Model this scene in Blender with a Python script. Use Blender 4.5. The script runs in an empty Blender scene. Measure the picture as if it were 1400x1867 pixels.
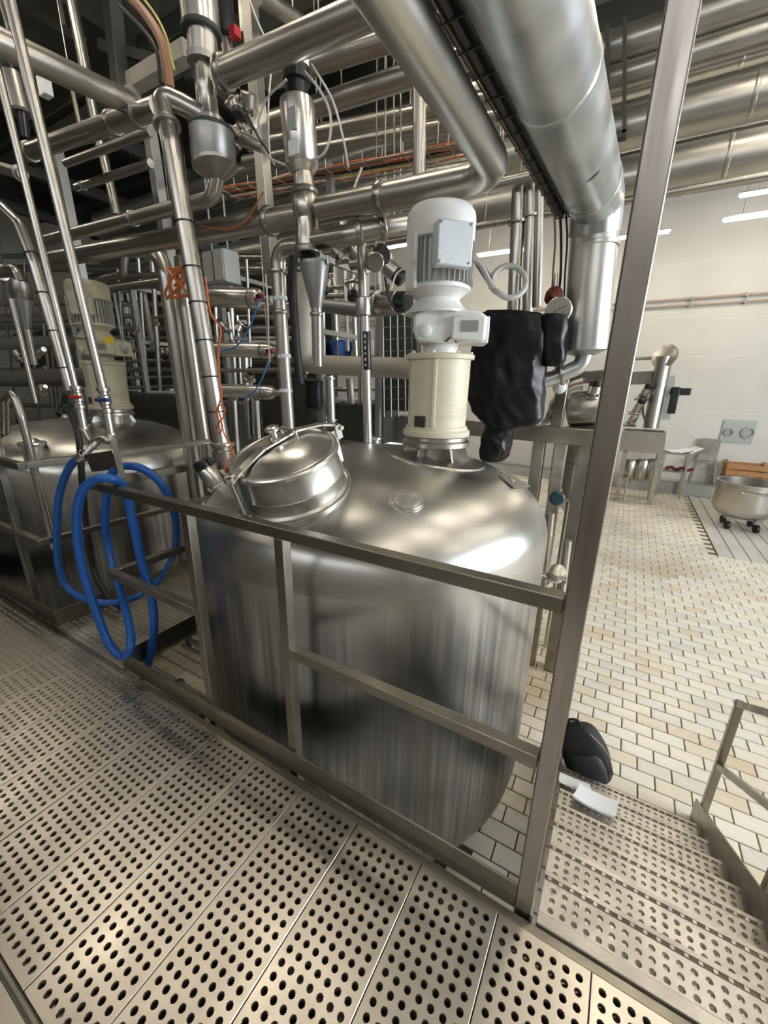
import bpy, bmesh, math, random
from mathutils import Vector, Matrix, noise
rnd = random.Random(7)
scene = bpy.context.scene
COL = scene.collection

# ---------------------------------------------------------------- camera
F_PX, PITCH, YAW, ROLL = 743.7, .30705, .5242, -.0149      # focal length in pixels of a 1400 x 1867 frame
CAM = Vector((0, 0, 1.58))
_fw = Vector((-math.sin(YAW)*math.cos(PITCH), math.cos(YAW)*math.cos(PITCH), -math.sin(PITCH)))
_rt = Vector((math.cos(YAW), math.sin(YAW), 0)); _dn = _fw.cross(_rt)
_c, _s = math.cos(ROLL), math.sin(ROLL)
RT, DN, FW = _c*_rt+_s*_dn, -_s*_rt+_c*_dn, _fw
cd = bpy.data.cameras.new('camera'); cam = bpy.data.objects.new('camera', cd); COL.objects.link(cam)
cd.sensor_fit = 'HORIZONTAL'; cd.sensor_width = 36; cd.lens = 36*F_PX/1400; cd.clip_start = .02; cd.clip_end = 200
cam.matrix_world = Matrix.Translation(CAM) @ Matrix((RT, -DN, -FW)).transposed().to_4x4()
scene.camera = cam

# ---------------------------------------------------------------- world, daylight, rear fill, exposure
w = bpy.data.worlds.new('world'); scene.world = w; w.use_nodes = True
w.node_tree.nodes['Background'].inputs[0].default_value = (.80, .88, 1.0, 1)
w.node_tree.nodes['Background'].inputs[1].default_value = 1.0
def area(name, loc, rot, sx, sy, power, col):
    l = bpy.data.lights.new(name, 'AREA'); l.shape = 'RECTANGLE'; l.size = sx; l.size_y = sy; l.energy = power; l.color = col
    o = bpy.data.objects.new(name, l); COL.objects.link(o); o.location = loc; o.rotation_euler = rot; return o
# daylight entering by the long window of the right hand wall
area('window_daylight', (8.80, 4.4, 2.6), (0, math.radians(90), 0), 3.4, 8.0, 820, (.88, .94, 1.0))
area('rear_fill_light', (0.5, -5.80, 5.5), (math.radians(78), 0, 0), 11.0, 1.4, 130, (.92, .95, 1.0))  # fill added high behind the camera; the rear wall has no window
LAMP_STRENGTH = 28.0
vs = scene.view_settings
vs.view_transform = 'Standard'; vs.look = 'None'; vs.gamma = 1; vs.use_curve_mapping = False; vs.exposure = .45

# ---------------------------------------------------------------- pixel rays -> places (real distances chosen by hand)
def ray(x, y): return RT*(x-700)+DN*(y-933.5)+FW*F_PX
def P(x, y, Y): d = ray(x, y); return CAM+d*((Y-CAM.y)/d.y)
def PX(x, y, X): d = ray(x, y); return CAM+d*((X-CAM.x)/d.x)
def PZ(x, y, Z): d = ray(x, y); return CAM+d*((Z-CAM.z)/d.z)
def depth(p): return (p-CAM).dot(FW)
def rad(px, p): return px*depth(p)/F_PX
def pix(p):
    q = p-CAM; z = q.dot(FW)
    return 700+F_PX*q.dot(RT)/z, 933.5+F_PX*q.dot(DN)/z, z

# ---------------------------------------------------------------- materials
MATS = {}
def mat(name, col, rough=.5, metal=0., bump=None, tint=None, rvar=None, streak=None, emit=None, alpha=None, coat=0, attr=None, aniso=0, grime_shade=None, spec=None, trans=None, tint2=None, zmask=None):
    """col base colour; tint=(colour2, scale, stretch xyz, lo, hi) noise mix; grime the same, second layer; rvar=(amount, scale, stretch)"""
    m = bpy.data.materials.new(name); m.use_nodes = True; nt = m.node_tree; n = nt.nodes; b = n['Principled BSDF']; L = nt.links
    b.inputs['Base Color'].default_value = (*col, 1); b.inputs['Roughness'].default_value = rough; b.inputs['Metallic'].default_value = metal
    if coat: b.inputs['Coat Weight'].default_value = coat; b.inputs['Coat Roughness'].default_value = .08
    if aniso: b.inputs['Anisotropic'].default_value = aniso
    if spec is not None: b.inputs['Specular IOR Level'].default_value = spec
    if trans: b.inputs['Transmission Weight'].default_value = trans; b.inputs['IOR'].default_value = 1.45
    tc = n.new('ShaderNodeTexCoord')
    def nz(scale, stretch, detail=2.2, rough_=.45):
        mp = n.new('ShaderNodeMapping'); mp.inputs['Scale'].default_value = stretch; L.new(tc.outputs['Object'], mp.inputs[0])
        t = n.new('ShaderNodeTexNoise'); t.inputs['Scale'].default_value = scale; t.inputs['Detail'].default_value = detail; t.inputs['Roughness'].default_value = rough_
        L.new(mp.outputs[0], t.inputs[0]); return t.outputs[0]
    csock = None
    if attr:
        a = n.new('ShaderNodeAttribute'); a.attribute_name = attr; csock = a.outputs['Color']; L.new(csock, b.inputs['Base Color'])
    for tt in (tint2, tint, grime_shade):
        if not tt: continue
        c2, sc, st, lo, hi = tt
        mr = n.new('ShaderNodeMapRange'); L.new(nz(sc, st), mr.inputs[0]); mr.inputs[1].default_value = lo; mr.inputs[2].default_value = hi
        mx = n.new('ShaderNodeMix'); mx.data_type = 'RGBA'; fac = mr.outputs[0]
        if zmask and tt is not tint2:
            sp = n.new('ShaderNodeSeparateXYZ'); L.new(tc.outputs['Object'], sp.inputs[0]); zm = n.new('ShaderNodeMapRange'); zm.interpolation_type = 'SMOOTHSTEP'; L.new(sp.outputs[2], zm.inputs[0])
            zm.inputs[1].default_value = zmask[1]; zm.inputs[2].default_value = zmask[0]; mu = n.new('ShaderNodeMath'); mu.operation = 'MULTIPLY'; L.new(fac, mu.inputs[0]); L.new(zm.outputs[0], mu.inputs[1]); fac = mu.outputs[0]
        L.new(fac, mx.inputs[0])
        if csock: L.new(csock, mx.inputs[6])
        else: mx.inputs[6].default_value = (*col, 1)
        mx.inputs[7].default_value = (*c2, 1); csock = mx.outputs[2]; L.new(csock, b.inputs['Base Color'])
    if rvar:
        am, sc, st = rvar
        mr = n.new('ShaderNodeMapRange'); L.new(nz(sc, st), mr.inputs[0]); mr.inputs[1].default_value = .3; mr.inputs[2].default_value = .7
        mr.inputs[3].default_value = max(.288 if metal > .5 else .02, rough-am); mr.inputs[4].default_value = rough+am; L.new(mr.outputs[0], b.inputs['Roughness'])
    if bump:
        st_, sc, stretch = bump
        bp = n.new('ShaderNodeBump'); bp.inputs['Strength'].default_value = st_; bp.inputs['Distance'].default_value = .01
        L.new(nz(sc, stretch), bp.inputs['Height']); L.new(bp.outputs[0], b.inputs['Normal'])
    if emit:
        b.inputs['Emission Color'].default_value = (*emit[0], 1); b.inputs['Emission Strength'].default_value = emit[1]
    MATS[name] = m; return m
S1 = (1, 1, 1)
mat('steel', (.55, .525, .48), .32, 1, rvar=(.04, 6, S1), tint=((.47, .45, .41), 3, S1, .3, .75))
mat('steel_dull', (.44, .42, .385), .36, 1, rvar=(.08, 12, S1), tint=((.37, .35, .32), 4, S1, .3, .75))
mat('steel_bright', (.68, .66, .62), .29, 1)
mat('steel_grey', (.36, .36, .35), .42, .85, rvar=(.08, 10, S1))
mat('steel_rail', (.315, .29, .245), .35, 1, rvar=(.05, 14, (1, 1, 1)), tint=((.25, .23, .19), 7, S1, .4, .7))
mat('steel_post', (.47, .43, .385), .36, 1, rvar=(.08, 8, (6, 6, .6)), tint=((.37, .325, .29), 3, (4, 4, .8), .4, .65))
mat('steel_tank', (.57, .555, .52), .33, 1, rvar=(.04, 5, S1), tint2=((.45, .44, .41), 3, S1, .3, .75), tint=((.24, .245, .26), 7, (6, 6, .13), .30, .68), grime_shade=((.145, .14, .135), 1.7, (1.5, 1.5, .8), .40, .70), zmask=(1.66, 2.02))  # drip streaks, with dark reflections painted into the colour of the lower shell
mat('steel_dome', (.57, .555, .52), .33, 1, rvar=(.04, 5, S1), tint=((.45, .44, .41), 3, S1, .3, .75))
mat('steel_deck', (.63, .58, .505), .325, 1, rvar=(.04, 5, S1), tint=((.50, .46, .40), 2.5, S1, .3, .75))
mat('steel_tread', (.66, .63, .57), .40, .9, rvar=(.08, 8, S1), tint=((.52, .48, .43), 4, S1, .4, .68), bump=(.15, 120, S1))
mat('galv', (.50, .51, .50), .38, .85, rvar=(.10, 5, S1), tint=((.40, .415, .41), 6, S1, .4, .65), grime_shade=((.37, .36, .33), 2, S1, .6, .75))
mat('lagging', (.62, .61, .58), .34, .9, rvar=(.08, 4, (1, 1, .3)), tint=((.52, .51, .48), 5, (1, 1, .4), .4, .7))
mat('clad', (.53, .51, .47), .33, .9, rvar=(.1, 4, S1), tint=((.40, .39, .35), 3, (.5, 1, 1), .4, .7))
mat('cream_paint', (.70, .655, .50), .42, tint=((.62, .58, .44), 5, S1, .45, .75), grime_shade=((.45, .41, .31), 9, S1, .66, .8))
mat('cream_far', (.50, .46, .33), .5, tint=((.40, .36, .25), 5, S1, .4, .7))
mat('white_paint', (.80, .80, .77), .42, grime_shade=((.52, .49, .43), 7, S1, .60, .78), bump=(.1, 14, S1))
mat('white_cover', (.70, .74, .76), .46, bump=(.2, 30, S1))
mat('cream_lag', (.50, .46, .39), .5, tint=((.40, .37, .31), 4, S1, .4, .7))
mat('wall_white', (.62, .605, .56), .62, tint=((.575, .56, .51), 1.1, S1, .4, .75), bump=(.05, 30, S1))
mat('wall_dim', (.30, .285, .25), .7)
mat('wall_joint', (.70, .69, .64), .7)
mat('ceiling_grey', (.16, .155, .14), .8, tint=((.11, .105, .095), 1.2, S1, .4, .7))
mat('ceiling_far', (.62, .60, .54), .75)
mat('dark_frame', (.055, .055, .045), .6, .3)
mat('beam_dark', (.09, .088, .075), .55, .4)
mat('black_rubber', (.012, .012, .012), .5)
mat('black_plastic', (.012, .012, .013), .32)
mat('black_bag', (.005, .0055, .006), .36, bump=(.12, 9, S1), spec=.35)
mat('backpack_fabric', (.013, .014, .016), .7, bump=(.2, 200, S1))
mat('backpack_grey', (.022, .025, .028), .55)
mat('teal_plastic', (.01, .045, .055), .4)
mat('blue_hose', (.010, .10, .40), .34)
mat('blue_tube', (.05, .22, .55), .35)
mat('blue_plastic', (.04, .17, .55), .45)
mat('navy_plastic', (.012, .02, .13), .35)
mat('red_plastic', (.38, .012, .015), .38)
mat('orange_cable', (.62, .16, .05), .45)
mat('brown_cable', (.34, .17, .10), .5)
mat('white_cable', (.68, .67, .64), .45)
mat('yellow_cable', (.60, .52, .14), .5)
mat('yellow_plastic', (.70, .52, .01), .5)
mat('grey_conduit', (.42, .42, .40), .5, .2)
mat('paper', (.84, .85, .88), .7)
mat('wood', (.42, .22, .085), .6, tint=((.30, .14, .05), 6, (8, 1, 8), .4, .65))
mat('kerb', (.33, .335, .31), .5, tint=((.42, .41, .37), 3, S1, .4, .7))
mat('slab', (.62, .60, .55), .4, tint=((.52, .50, .45), 2, S1, .4, .7))
mat('grout', (.09, .075, .05), .85, tint=((.16, .13, .09), 2, S1, .4, .7))
mat('tile', (.7, .6, .45), .28, attr='tint', rvar=(.10, 3, S1), grime_shade=((.50, .40, .25), .45, S1, .50, .74), tint=((.50, .48, .43), .8, S1, .54, .74), bump=(.08, 60, S1))
mat('wall_conduit', (.42, .33, .27), .5)
mat('glass', (.9, .93, .92), .04, trans=1.0)
mat('dial', (.85, .86, .85), .3)
mat('ink', (.03, .03, .03), .5)
mat('ink_grey', (.30, .31, .31), .5)
mat('dark_red', (.13, .02, .015), .35)
mat('lamp_tube', (.9, .9, .88), .4, emit=((1.0, .90, .74), LAMP_STRENGTH))
mat('plate_grey', (.40, .41, .40), .5, .3)
mat('mesh_wire', (.40, .40, .38), .4, .8)
mat('shade_dark', (.05, .045, .04), .7)  # near-black standing in for shade below the planks and inside the guard

# ---------------------------------------------------------------- mesh builder
ORG = {}
def frame_of(d):
    d = d.normalized(); a = Vector((0, 0, 1)) if abs(d.z) < .9 else Vector((1, 0, 0))
    x = a.cross(d).normalized(); return x, d.cross(x), d
def fillet(pts, br, n=6):
    out = [pts[0]]
    for i in range(1, len(pts)-1):
        a, b, c = pts[i-1], pts[i], pts[i+1]; u = (a-b); v = (c-b); lu, lv = u.length, v.length
        if lu < 1e-6 or lv < 1e-6: continue
        u /= lu; v /= lv; ang = u.angle(v)
        if ang > 3.08: out.append(b); continue
        t = min(br/math.tan(ang/2), .48*lu, .48*lv); r = t*math.tan(ang/2)
        cen = b+(u+v).normalized()*(r/math.sin(ang/2)); p0, p1 = b+u*t-cen, b+v*t-cen; tot = p0.angle(p1)
        for k in range(n+1):
            q = math.sin(tot*(1-k/n))/math.sin(tot)*p0+math.sin(tot*k/n)/math.sin(tot)*p1 if tot > 1e-4 else p0
            out.append(cen+q)
    out.append(pts[-1]); return out
def spline(pts, n=6):
    P_ = [pts[0]*2-pts[1]]+list(pts)+[pts[-1]*2-pts[-2]]; out = []
    for i in range(1, len(P_)-2):
        a, b, c, d = P_[i-1:i+3]
        for k in range(n):
            t = k/n; out.append(.5*((2*b)+(c-a)*t+(2*a-5*b+4*c-d)*t*t+(3*b-a-3*c+d)*t**3))
    out.append(pts[-1]); return out
class MB:
    def __init__(s): s.v = []; s.f = []
    def quadring(s, a, b, n):
        for k in range(n): s.f.append((a+k, a+(k+1) % n, b+(k+1) % n, b+k))
    def tube(s, pts, r, n=12, cap=True, br=None, radii=None):
        pts = [Vector(p) for p in pts]
        if br: pts = fillet(pts, br)
        x = None; st = len(s.v); m = len(pts)
        for i, p in enumerate(pts):
            d = (pts[min(i+1, m-1)]-pts[max(i-1, 0)])
            if d.length < 1e-9: d = Vector((0, 0, 1))
            d.normalize()
            if x is None: x = frame_of(d)[0]
            x = (x-d*x.dot(d)).normalized(); y = d.cross(x); rr = radii[i] if radii else r
            for k in range(n):
                a = 2*math.pi*k/n; s.v.append(p+x*(rr*math.cos(a))+y*(rr*math.sin(a)))
        for i in range(m-1): s.quadring(st+i*n, st+(i+1)*n, n)
        if cap: s.f.append(tuple(range(st+n-1, st-1, -1))); s.f.append(tuple(range(st+(m-1)*n, st+m*n)))
        return s
    def lathe(s, prof, o, axis=(0, 0, 1), n=24, cap=True, sc=1):
        prof = [(r*sc, h*sc) for r, h in prof]
        o = Vector(o); x, y, d = frame_of(Vector(axis)); st = len(s.v)
        for r, h in prof:
            for k in range(n):
                a = 2*math.pi*k/n; s.v.append(o+d*h+x*(r*math.cos(a))+y*(r*math.sin(a)))
        for i in range(len(prof)-1): s.quadring(st+i*n, st+(i+1)*n, n)
        if cap:
            if prof[0][0] > 1e-5: s.f.append(tuple(range(st+n-1, st-1, -1)))
            if prof[-1][0] > 1e-5: e = st+(len(prof)-1)*n; s.f.append(tuple(range(e, e+n)))
        return s
    def box(s, c, size, ax=None):
        c = Vector(c); X, Y, Z = ax or (Vector((1, 0, 0)), Vector((0, 1, 0)), Vector((0, 0, 1))); st = len(s.v); a, b, d = size[0]/2, size[1]/2, size[2]/2
        for dx, dy, dz in ((-1,-1,-1),(1,-1,-1),(1,1,-1),(-1,1,-1),(-1,-1,1),(1,-1,1),(1,1,1),(-1,1,1)): s.v.append(c+X*(a*dx)+Y*(b*dy)+Z*(d*dz))
        for f in ((3,2,1,0),(4,5,6,7),(0,1,5,4),(1,2,6,5),(2,3,7,6),(3,0,4,7)): s.f.append(tuple(st+i for i in f))
        return s
    def span(s, a, b): a = Vector(a); b = Vector(b); d = b-a; return s.box((a+b)/2, (abs(d.x), abs(d.y), abs(d.z)))
    def bar(s, a, b, w, h, up=(0, 0, 1)):
        a = Vector(a); b = Vector(b); d = (b-a); l = d.length; d.normalize(); up = Vector(up)
        if abs(d.dot(up)) > .95: up = Vector((0, 1, 0))
        x = d.cross(up).normalized(); z = x.cross(d); return s.box((a+b)/2, (l, w, h), (d, x*-1, z))
    def prism(s, poly, o, X, Y, N, th):
        st = len(s.v); n = len(poly); o = Vector(o)
        for sg in (0, 1):
            for px, py in poly: s.v.append(o+X*px+Y*py+N*(th*sg))
        s.f.append(tuple(range(st+n-1, st-1, -1))); s.f.append(tuple(range(st+n, st+2*n))); s.quadring(st, st+n, n); return s
    def torus(s, c, axis, R, r, n=24, m=8, a0=0, a1=2*math.pi):
        c = Vector(c); x, y, d = frame_of(Vector(axis)); full = abs(a1-a0-2*math.pi) < 1e-6; k = n if full else n+1
        return s.tube([c+x*(R*math.cos(a0+(a1-a0)*i/n))+y*(R*math.sin(a0+(a1-a0)*i/n)) for i in range(k)]+([c+x*R*math.cos(a0)+y*R*math.sin(a0)] if full else []), r, m)
    def build(s, name, m, parent=None, bevel=0, smooth=True, recalc=True, org=None, sharp=38):
        if parent is not None: o_ = ORG[parent.name]
        elif org is not None: o_ = Vector(org)
        else:
            xs = [p.x for p in s.v]; ys = [p.y for p in s.v]; o_ = Vector(((min(xs)+max(xs))/2, (min(ys)+max(ys))/2, min(p.z for p in s.v)))
        me = bpy.data.meshes.new(name); me.from_pydata([tuple(p-o_) for p in s.v], [], s.f)
        if recalc:
            bm = bmesh.new(); bm.from_mesh(me); bmesh.ops.recalc_face_normals(bm, faces=bm.faces); bm.to_mesh(me); bm.free()
        if smooth: me.shade_smooth(); me.set_sharp_from_angle(angle=math.radians(sharp))
        me.materials.append(MATS[m]); ob = bpy.data.objects.new(name, me); COL.objects.link(ob); ORG[ob.name] = o_
        if parent is not None: ob.parent = parent
        else: ob.location = o_
        if bevel:
            md = ob.modifiers.new('bevel', 'BEVEL'); md.width = bevel; md.segments = 2; md.limit_method = 'ANGLE'; md.angle_limit = math.radians(50); md.harden_normals = False
        return ob
def empty(name, loc):
    o = bpy.data.objects.new(name, None); COL.objects.link(o); o.location = loc; o.empty_display_size = .1; ORG[o.name] = Vector(loc); return o
LABELS = set()
def tag(o, label, cat, group=None):
    o['label'] = label; o['category'] = cat
    if group: o['group'] = group
    return o
def struct(o, label=None): o['kind'] = 'structure'; (o.__setitem__('label', label) if label else None); return o
def part(o, parent, off=None): o.parent = parent; return o
def copy_obj(src, name=None, parent=None, delta=None):
    c = src.copy(); COL.objects.link(c)
    if name: c.name = name
    if parent is not None: c.parent = parent
    if delta is not None: c.location = src.location+Vector(delta)
    return c
def copy_tree(src, delta, label=None, group=None):
    r = copy_obj(src, delta=delta); ORG[r.name] = ORG[src.name]+Vector(delta)
    if label: r['label'] = label
    if group: r['group'] = group
    for ch in list(src.children):
        c = copy_obj(ch, parent=r)
        for g in list(ch.children): copy_obj(g, parent=c)
    return r

def path_at(pts, t):
    L = [0]
    for a, b in zip(pts, pts[1:]): L.append(L[-1]+(b-a).length)
    q = t*L[-1]
    for i in range(len(pts)-1):
        if q <= L[i+1] or i == len(pts)-2:
            u = (q-L[i])/max(1e-9, L[i+1]-L[i]); return pts[i].lerp(pts[i+1], u), (pts[i+1]-pts[i]).normalized()
def clamp_mesh(r, w=.34): return [(r*1.0, -r*w), (r*1.14, -r*w), (r*1.24, -r*w*.5), (r*1.24, r*w*.5), (r*1.14, r*w), (r*1.0, r*w)]
def pipe(label, pts, r, clamps=(), ties=(), name='steel_pipe', cat='pipe', group=None, m='steel', br=None, n=14, bolts=True, flange=(), hang=()):
    pts = [Vector(p) for p in pts]; br = br if br is not None else r*2.6
    path = fillet(pts, br) if len(pts) > 2 else pts
    o = MB().tube(path, r, n).build(name, m); tag(o, label, cat, group)
    for t in clamps:
        c, d = path_at(path, t); k = MB().lathe(clamp_mesh(r), c, d, 16, cap=False)
        x, y, _ = frame_of(d)
        if bolts: k.tube([c+x*(r*1.2)-y*r*.2, c+x*(r*1.55)-y*r*.2], r*.13, 6)
        k.build('pipe_clamp', 'steel_dull', o)
    for t in flange:
        c, d = path_at(path, t); MB().lathe([(r, -r*.22), (r*1.38, -r*.2), (r*1.42, 0), (r*1.38, r*.2), (r, r*.22)], c, d, 18, cap=False).build('flange', 'steel_dull', o)
    for t in hang:
        c, d = path_at(path, t); MB().tube([c+Vector((0, 0, r*.9)), Vector((c.x, c.y, CEIL-.003))], .006, 5).build('hanger_rod', 'steel_dull', o)
    for t in ties:
        c, d = path_at(path, t); x, y, _ = frame_of(d)
        MB().lathe([(r*1.0, -.004), (r*1.03+.003, -.004), (r*1.03+.003, .004), (r*1.0, .004)], c, d, 16, cap=False).tube([c+x*r, c+x*(r*1.5)+d*.006], .0025, 5).build('cable_tie', 'black_rubber', o)
    return o
def cable(label, pts, r, m, cat='cable', name='cable', group=None, n=7, k=6):
    return tag(MB().tube(spline([Vector(p) for p in pts], k), r, n).build(name, m), label, cat, group)
# ================================================================ the room
FLOOR = -1.2; WALL_Y = 13.9; CEIL = 6.9
XL, XR, YB = -17.0, 9.0, -6.0
g = MB().span((XL, YB, FLOOR-.2), (XR, WALL_Y, FLOOR-.012)).build('floor', 'grout', smooth=False); struct(g, 'cream brick-tiled floor with dark joints'); floor_o = g
# floor tiles in running bond, rows along the railing
TW, TD, GAP = .224, .132, .0045
def tile_mesh(col, k):
    mb = MB(); a, b, h, e = TW/2-GAP, TD/2-GAP, 0., .003
    mb.v = [Vector(q) for q in ((-a,-b,-.012),(a,-b,-.012),(a,b,-.012),(-a,b,-.012),(-a,-b,h-e),(a,-b,h-e),(a,b,h-e),(-a,b,h-e),(-a+e,-b+e,h),(a-e,-b+e,h),(a-e,b-e,h),(-a+e,b-e,h))]
    mb.f = [(8,9,10,11)]+[(i,(i+1)%4,4+(i+1)%4,4+i) for i in range(4)]+[(4+i,4+(i+1)%4,8+(i+1)%4,8+i) for i in range(4)]
    me = bpy.data.meshes.new('floor_tile_%d' % k); me.from_pydata([tuple(v) for v in mb.v], [], mb.f)
    ca = me.color_attributes.new('tint', 'FLOAT_COLOR', 'CORNER')
    for d in ca.data: d.color = (*col, 1)
    me.materials.append(MATS['tile']); return me, mb
TCOL = [(.76,.70,.57),(.73,.66,.52),(.78,.74,.64),(.70,.61,.46),(.74,.71,.63),(.68,.65,.57),(.79,.73,.60),(.70,.58,.42)]
TM = [tile_mesh(c, i) for i, c in enumerate(TCOL)]
SLAB = (1.72, 8.55, 6.0, 13.26)                      # the pale slatted drain bay at the far right
tiles = []
j0, j1 = int((-1.5)/TD), int(13.25/TD)
for j in range(j0, j1+1):
    y = (j+.5)*TD
    i0, i1 = int(-9.5/TW), int(8.9/TW)
    if y > 6: i0 = int(-13/TW)
    for i in range(i0, i1):
        x = (i+.5*(j % 2)+.25)*TW
        if SLAB[0]-TW*.3 < x < SLAB[2] and SLAB[1] < y: continue
        if (Vector((x, y))-Vector((-1.276, 2.09))).length < .85: continue
        c = rnd.choices(range(8), (6, 4, 5, 2, 4, 3, 5, 1))[0]
        q = Vector((x, y, FLOOR)); px, py, z = pix(q)
        vis = z > 0 and ((1000 < px < 1405 and 880 < py < 1440 and px > 1060-(py-900)*.1) or (px > 1255 and py < 1700 and px < 1405 and py > 1400) or (855 < px < 965 and 1290 < py < 1620))
        if 1225 < px and py < 1040 and vis: vis = py > 905
        tiles.append((not vis, z, x, y, c))
tiles.sort()
rest = MB(); rcol = []
for n_, (hid, z, x, y, c) in enumerate(tiles):
    zz = FLOOR+rnd.uniform(-.0012, .0012)
    if n_ < 300 and not hid:
        o = bpy.data.objects.new('floor_tile', TM[c][0]); COL.objects.link(o); o.parent = floor_o; o.location = Vector((x, y, zz))-ORG[floor_o.name]
    else:
        st = len(rest.v); rest.v += [v+Vector((x, y, zz)) for v in TM[c][1].v]; rest.f += [tuple(st+i for i in f) for f in TM[c][1].f]; rcol.append(TCOL[c])
o = rest.build('floor_tiling', 'tile', floor_o, smooth=False, recalc=False); o['kind'] = 'stuff'; o['label'] = 'cream floor tiles reaching away in running bond'
ca = o.data.color_attributes.new('tint', 'FLOAT_COLOR', 'FACE' if False else 'CORNER')
per = sum(len(f) for f in TM[0][1].f); flat = []
for c in rcol: flat += [c[0], c[1], c[2], 1.0]*per
ca.data.foreach_set('color', flat)
# drain bay slats
for i in range(19):
    x = SLAB[0]+.03+(i+.5)*.225
    MB().span((x-.104, SLAB[1], FLOOR-.012), (x+.104, SLAB[3], FLOOR+.002)).build('drain_slat', 'slab', floor_o, smooth=False)
# walls
wb = MB().span((XL, WALL_Y, FLOOR), (XR, WALL_Y+.25, CEIL)).build('wall_back', 'wall_white', smooth=False); struct(wb, 'white painted blockwork wall at the far end of the hall')
for k, z in enumerate((.95, 2.35, 3.3, 4.55)):
    MB().span((XL, WALL_Y-.006, z-.006), (XR, WALL_Y, z+.006)).build('joint_bead', 'wall_joint', wb, smooth=False)
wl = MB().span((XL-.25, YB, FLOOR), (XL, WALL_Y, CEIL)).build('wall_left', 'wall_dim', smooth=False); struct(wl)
wr = MB().span((XR, YB, FLOOR), (XR+.25, WALL_Y, .9)).span((XR, YB, 4.3), (XR+.25, WALL_Y, CEIL)).span((XR, YB, .9), (XR+.25, .3, 4.3)).span((XR, 8.5, .9), (XR+.25, WALL_Y, 4.3)).build('wall_right', 'wall_white', smooth=False); struct(wr)
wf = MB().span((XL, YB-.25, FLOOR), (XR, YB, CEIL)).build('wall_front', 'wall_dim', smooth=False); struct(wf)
ce = MB().span((XL, YB, CEIL), (XR, WALL_Y, CEIL+.2)).build('ceiling', 'ceiling_grey', smooth=False); struct(ce, 'dark ceiling of the production hall')
for y in (-3.5, -.5, 2.5, 5.5, 8.5):
    MB().span((XL, y-.09, CEIL-.42), (XR, y+.09, CEIL)).build('beam', 'beam_dark', ce, smooth=False)
for x in (-12, -8, -4, 0, 4):
    MB().span((x-.05, YB, CEIL-.20), (x+.05, WALL_Y, CEIL)).build('beam', 'beam_dark', ce, smooth=False)
k = MB().span((-9, 13.28, FLOOR), (XR, WALL_Y, FLOOR+.30)).build('trim_1', 'kerb', bevel=.01, smooth=False); struct(k, 'grey raised kerb along the foot of the white wall')
b = MB().span((-9, 13.28, FLOOR+.30), (XR, 13.34, FLOOR+.34)).build('kerb_edge', 'steel_grey', k, smooth=False)

# ---------------------------------------------------------------- hanging batten lamps
def lamp(cx, cy, cz, label, L=1.5):
    e = empty('batten_lamp', (cx, cy, cz)); tag(e, label, 'ceiling lamp', 'batten lamps under the hall ceiling')
    MB().prism([(-.05, .035), (.05, .035), (.10, .0), (-.10, .0)], (cx-L/2, cy, cz), Vector((0, 1, 0)), Vector((0, 0, 1)), Vector((1, 0, 0)), L).build('housing', 'white_paint', e, smooth=False)
    MB().span((cx-L/2+.03, cy-.075, cz-.035), (cx+L/2-.03, cy+.075, cz-.001)).build('diffuser', 'lamp_tube', e, bevel=.01, smooth=False)
    for s in (-.6, .6): MB().tube([(cx+s*L/2, cy, cz+.03), (cx+s*L/2, cy, CEIL-.004)], .006, 5).build('suspension_rod', 'steel_grey', e)
for (x, y, z, lab) in [(1.95, 12, 5.28, 'upper lit batten lamp in front of the white wall at the right edge'), (1.75, 11.7, 4.80, 'lower lit batten lamp in front of the white wall at the right edge'),
    (-3.42, 12, 4.86, 'lit batten lamp beside the white motor, lower of two'), (-4.0, 11.6, 5.45, 'lit batten lamp beside the white motor, upper of two'),
    (-6.5, 12, 5.40, 'lit batten lamp seen left of the white motor between pipes'), (-12.6, 12, 5.5, 'lit batten lamp seen far off left of the funnel pipe'), (-0.6, 12.3, 4.9, 'lit batten lamp half hidden behind the grey corner post')]:
    lamp(x, y, z, lab)
for (x, y) in [(-6.5, -2.4), (3.0, -2.4), (-9, 1.6), (-5.2, 1.4), (-2.6, 1.9), (1.6, 1.6), (5, 1.6), (-7.2, 5), (-3.3, 5.2), (1.5, 6.2), (5, 6.2), (1.4, -.4), (1.2, 3.9), (4.2, 4.0),  (-7.2, 8.2), (-2, 8.8), (3, 8.8)]:  # battens added to light the hall, mostly out of view
    lamp(x, y, 5.9, 'added batten lamp lighting the hall from high above the walkway out of view')

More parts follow.
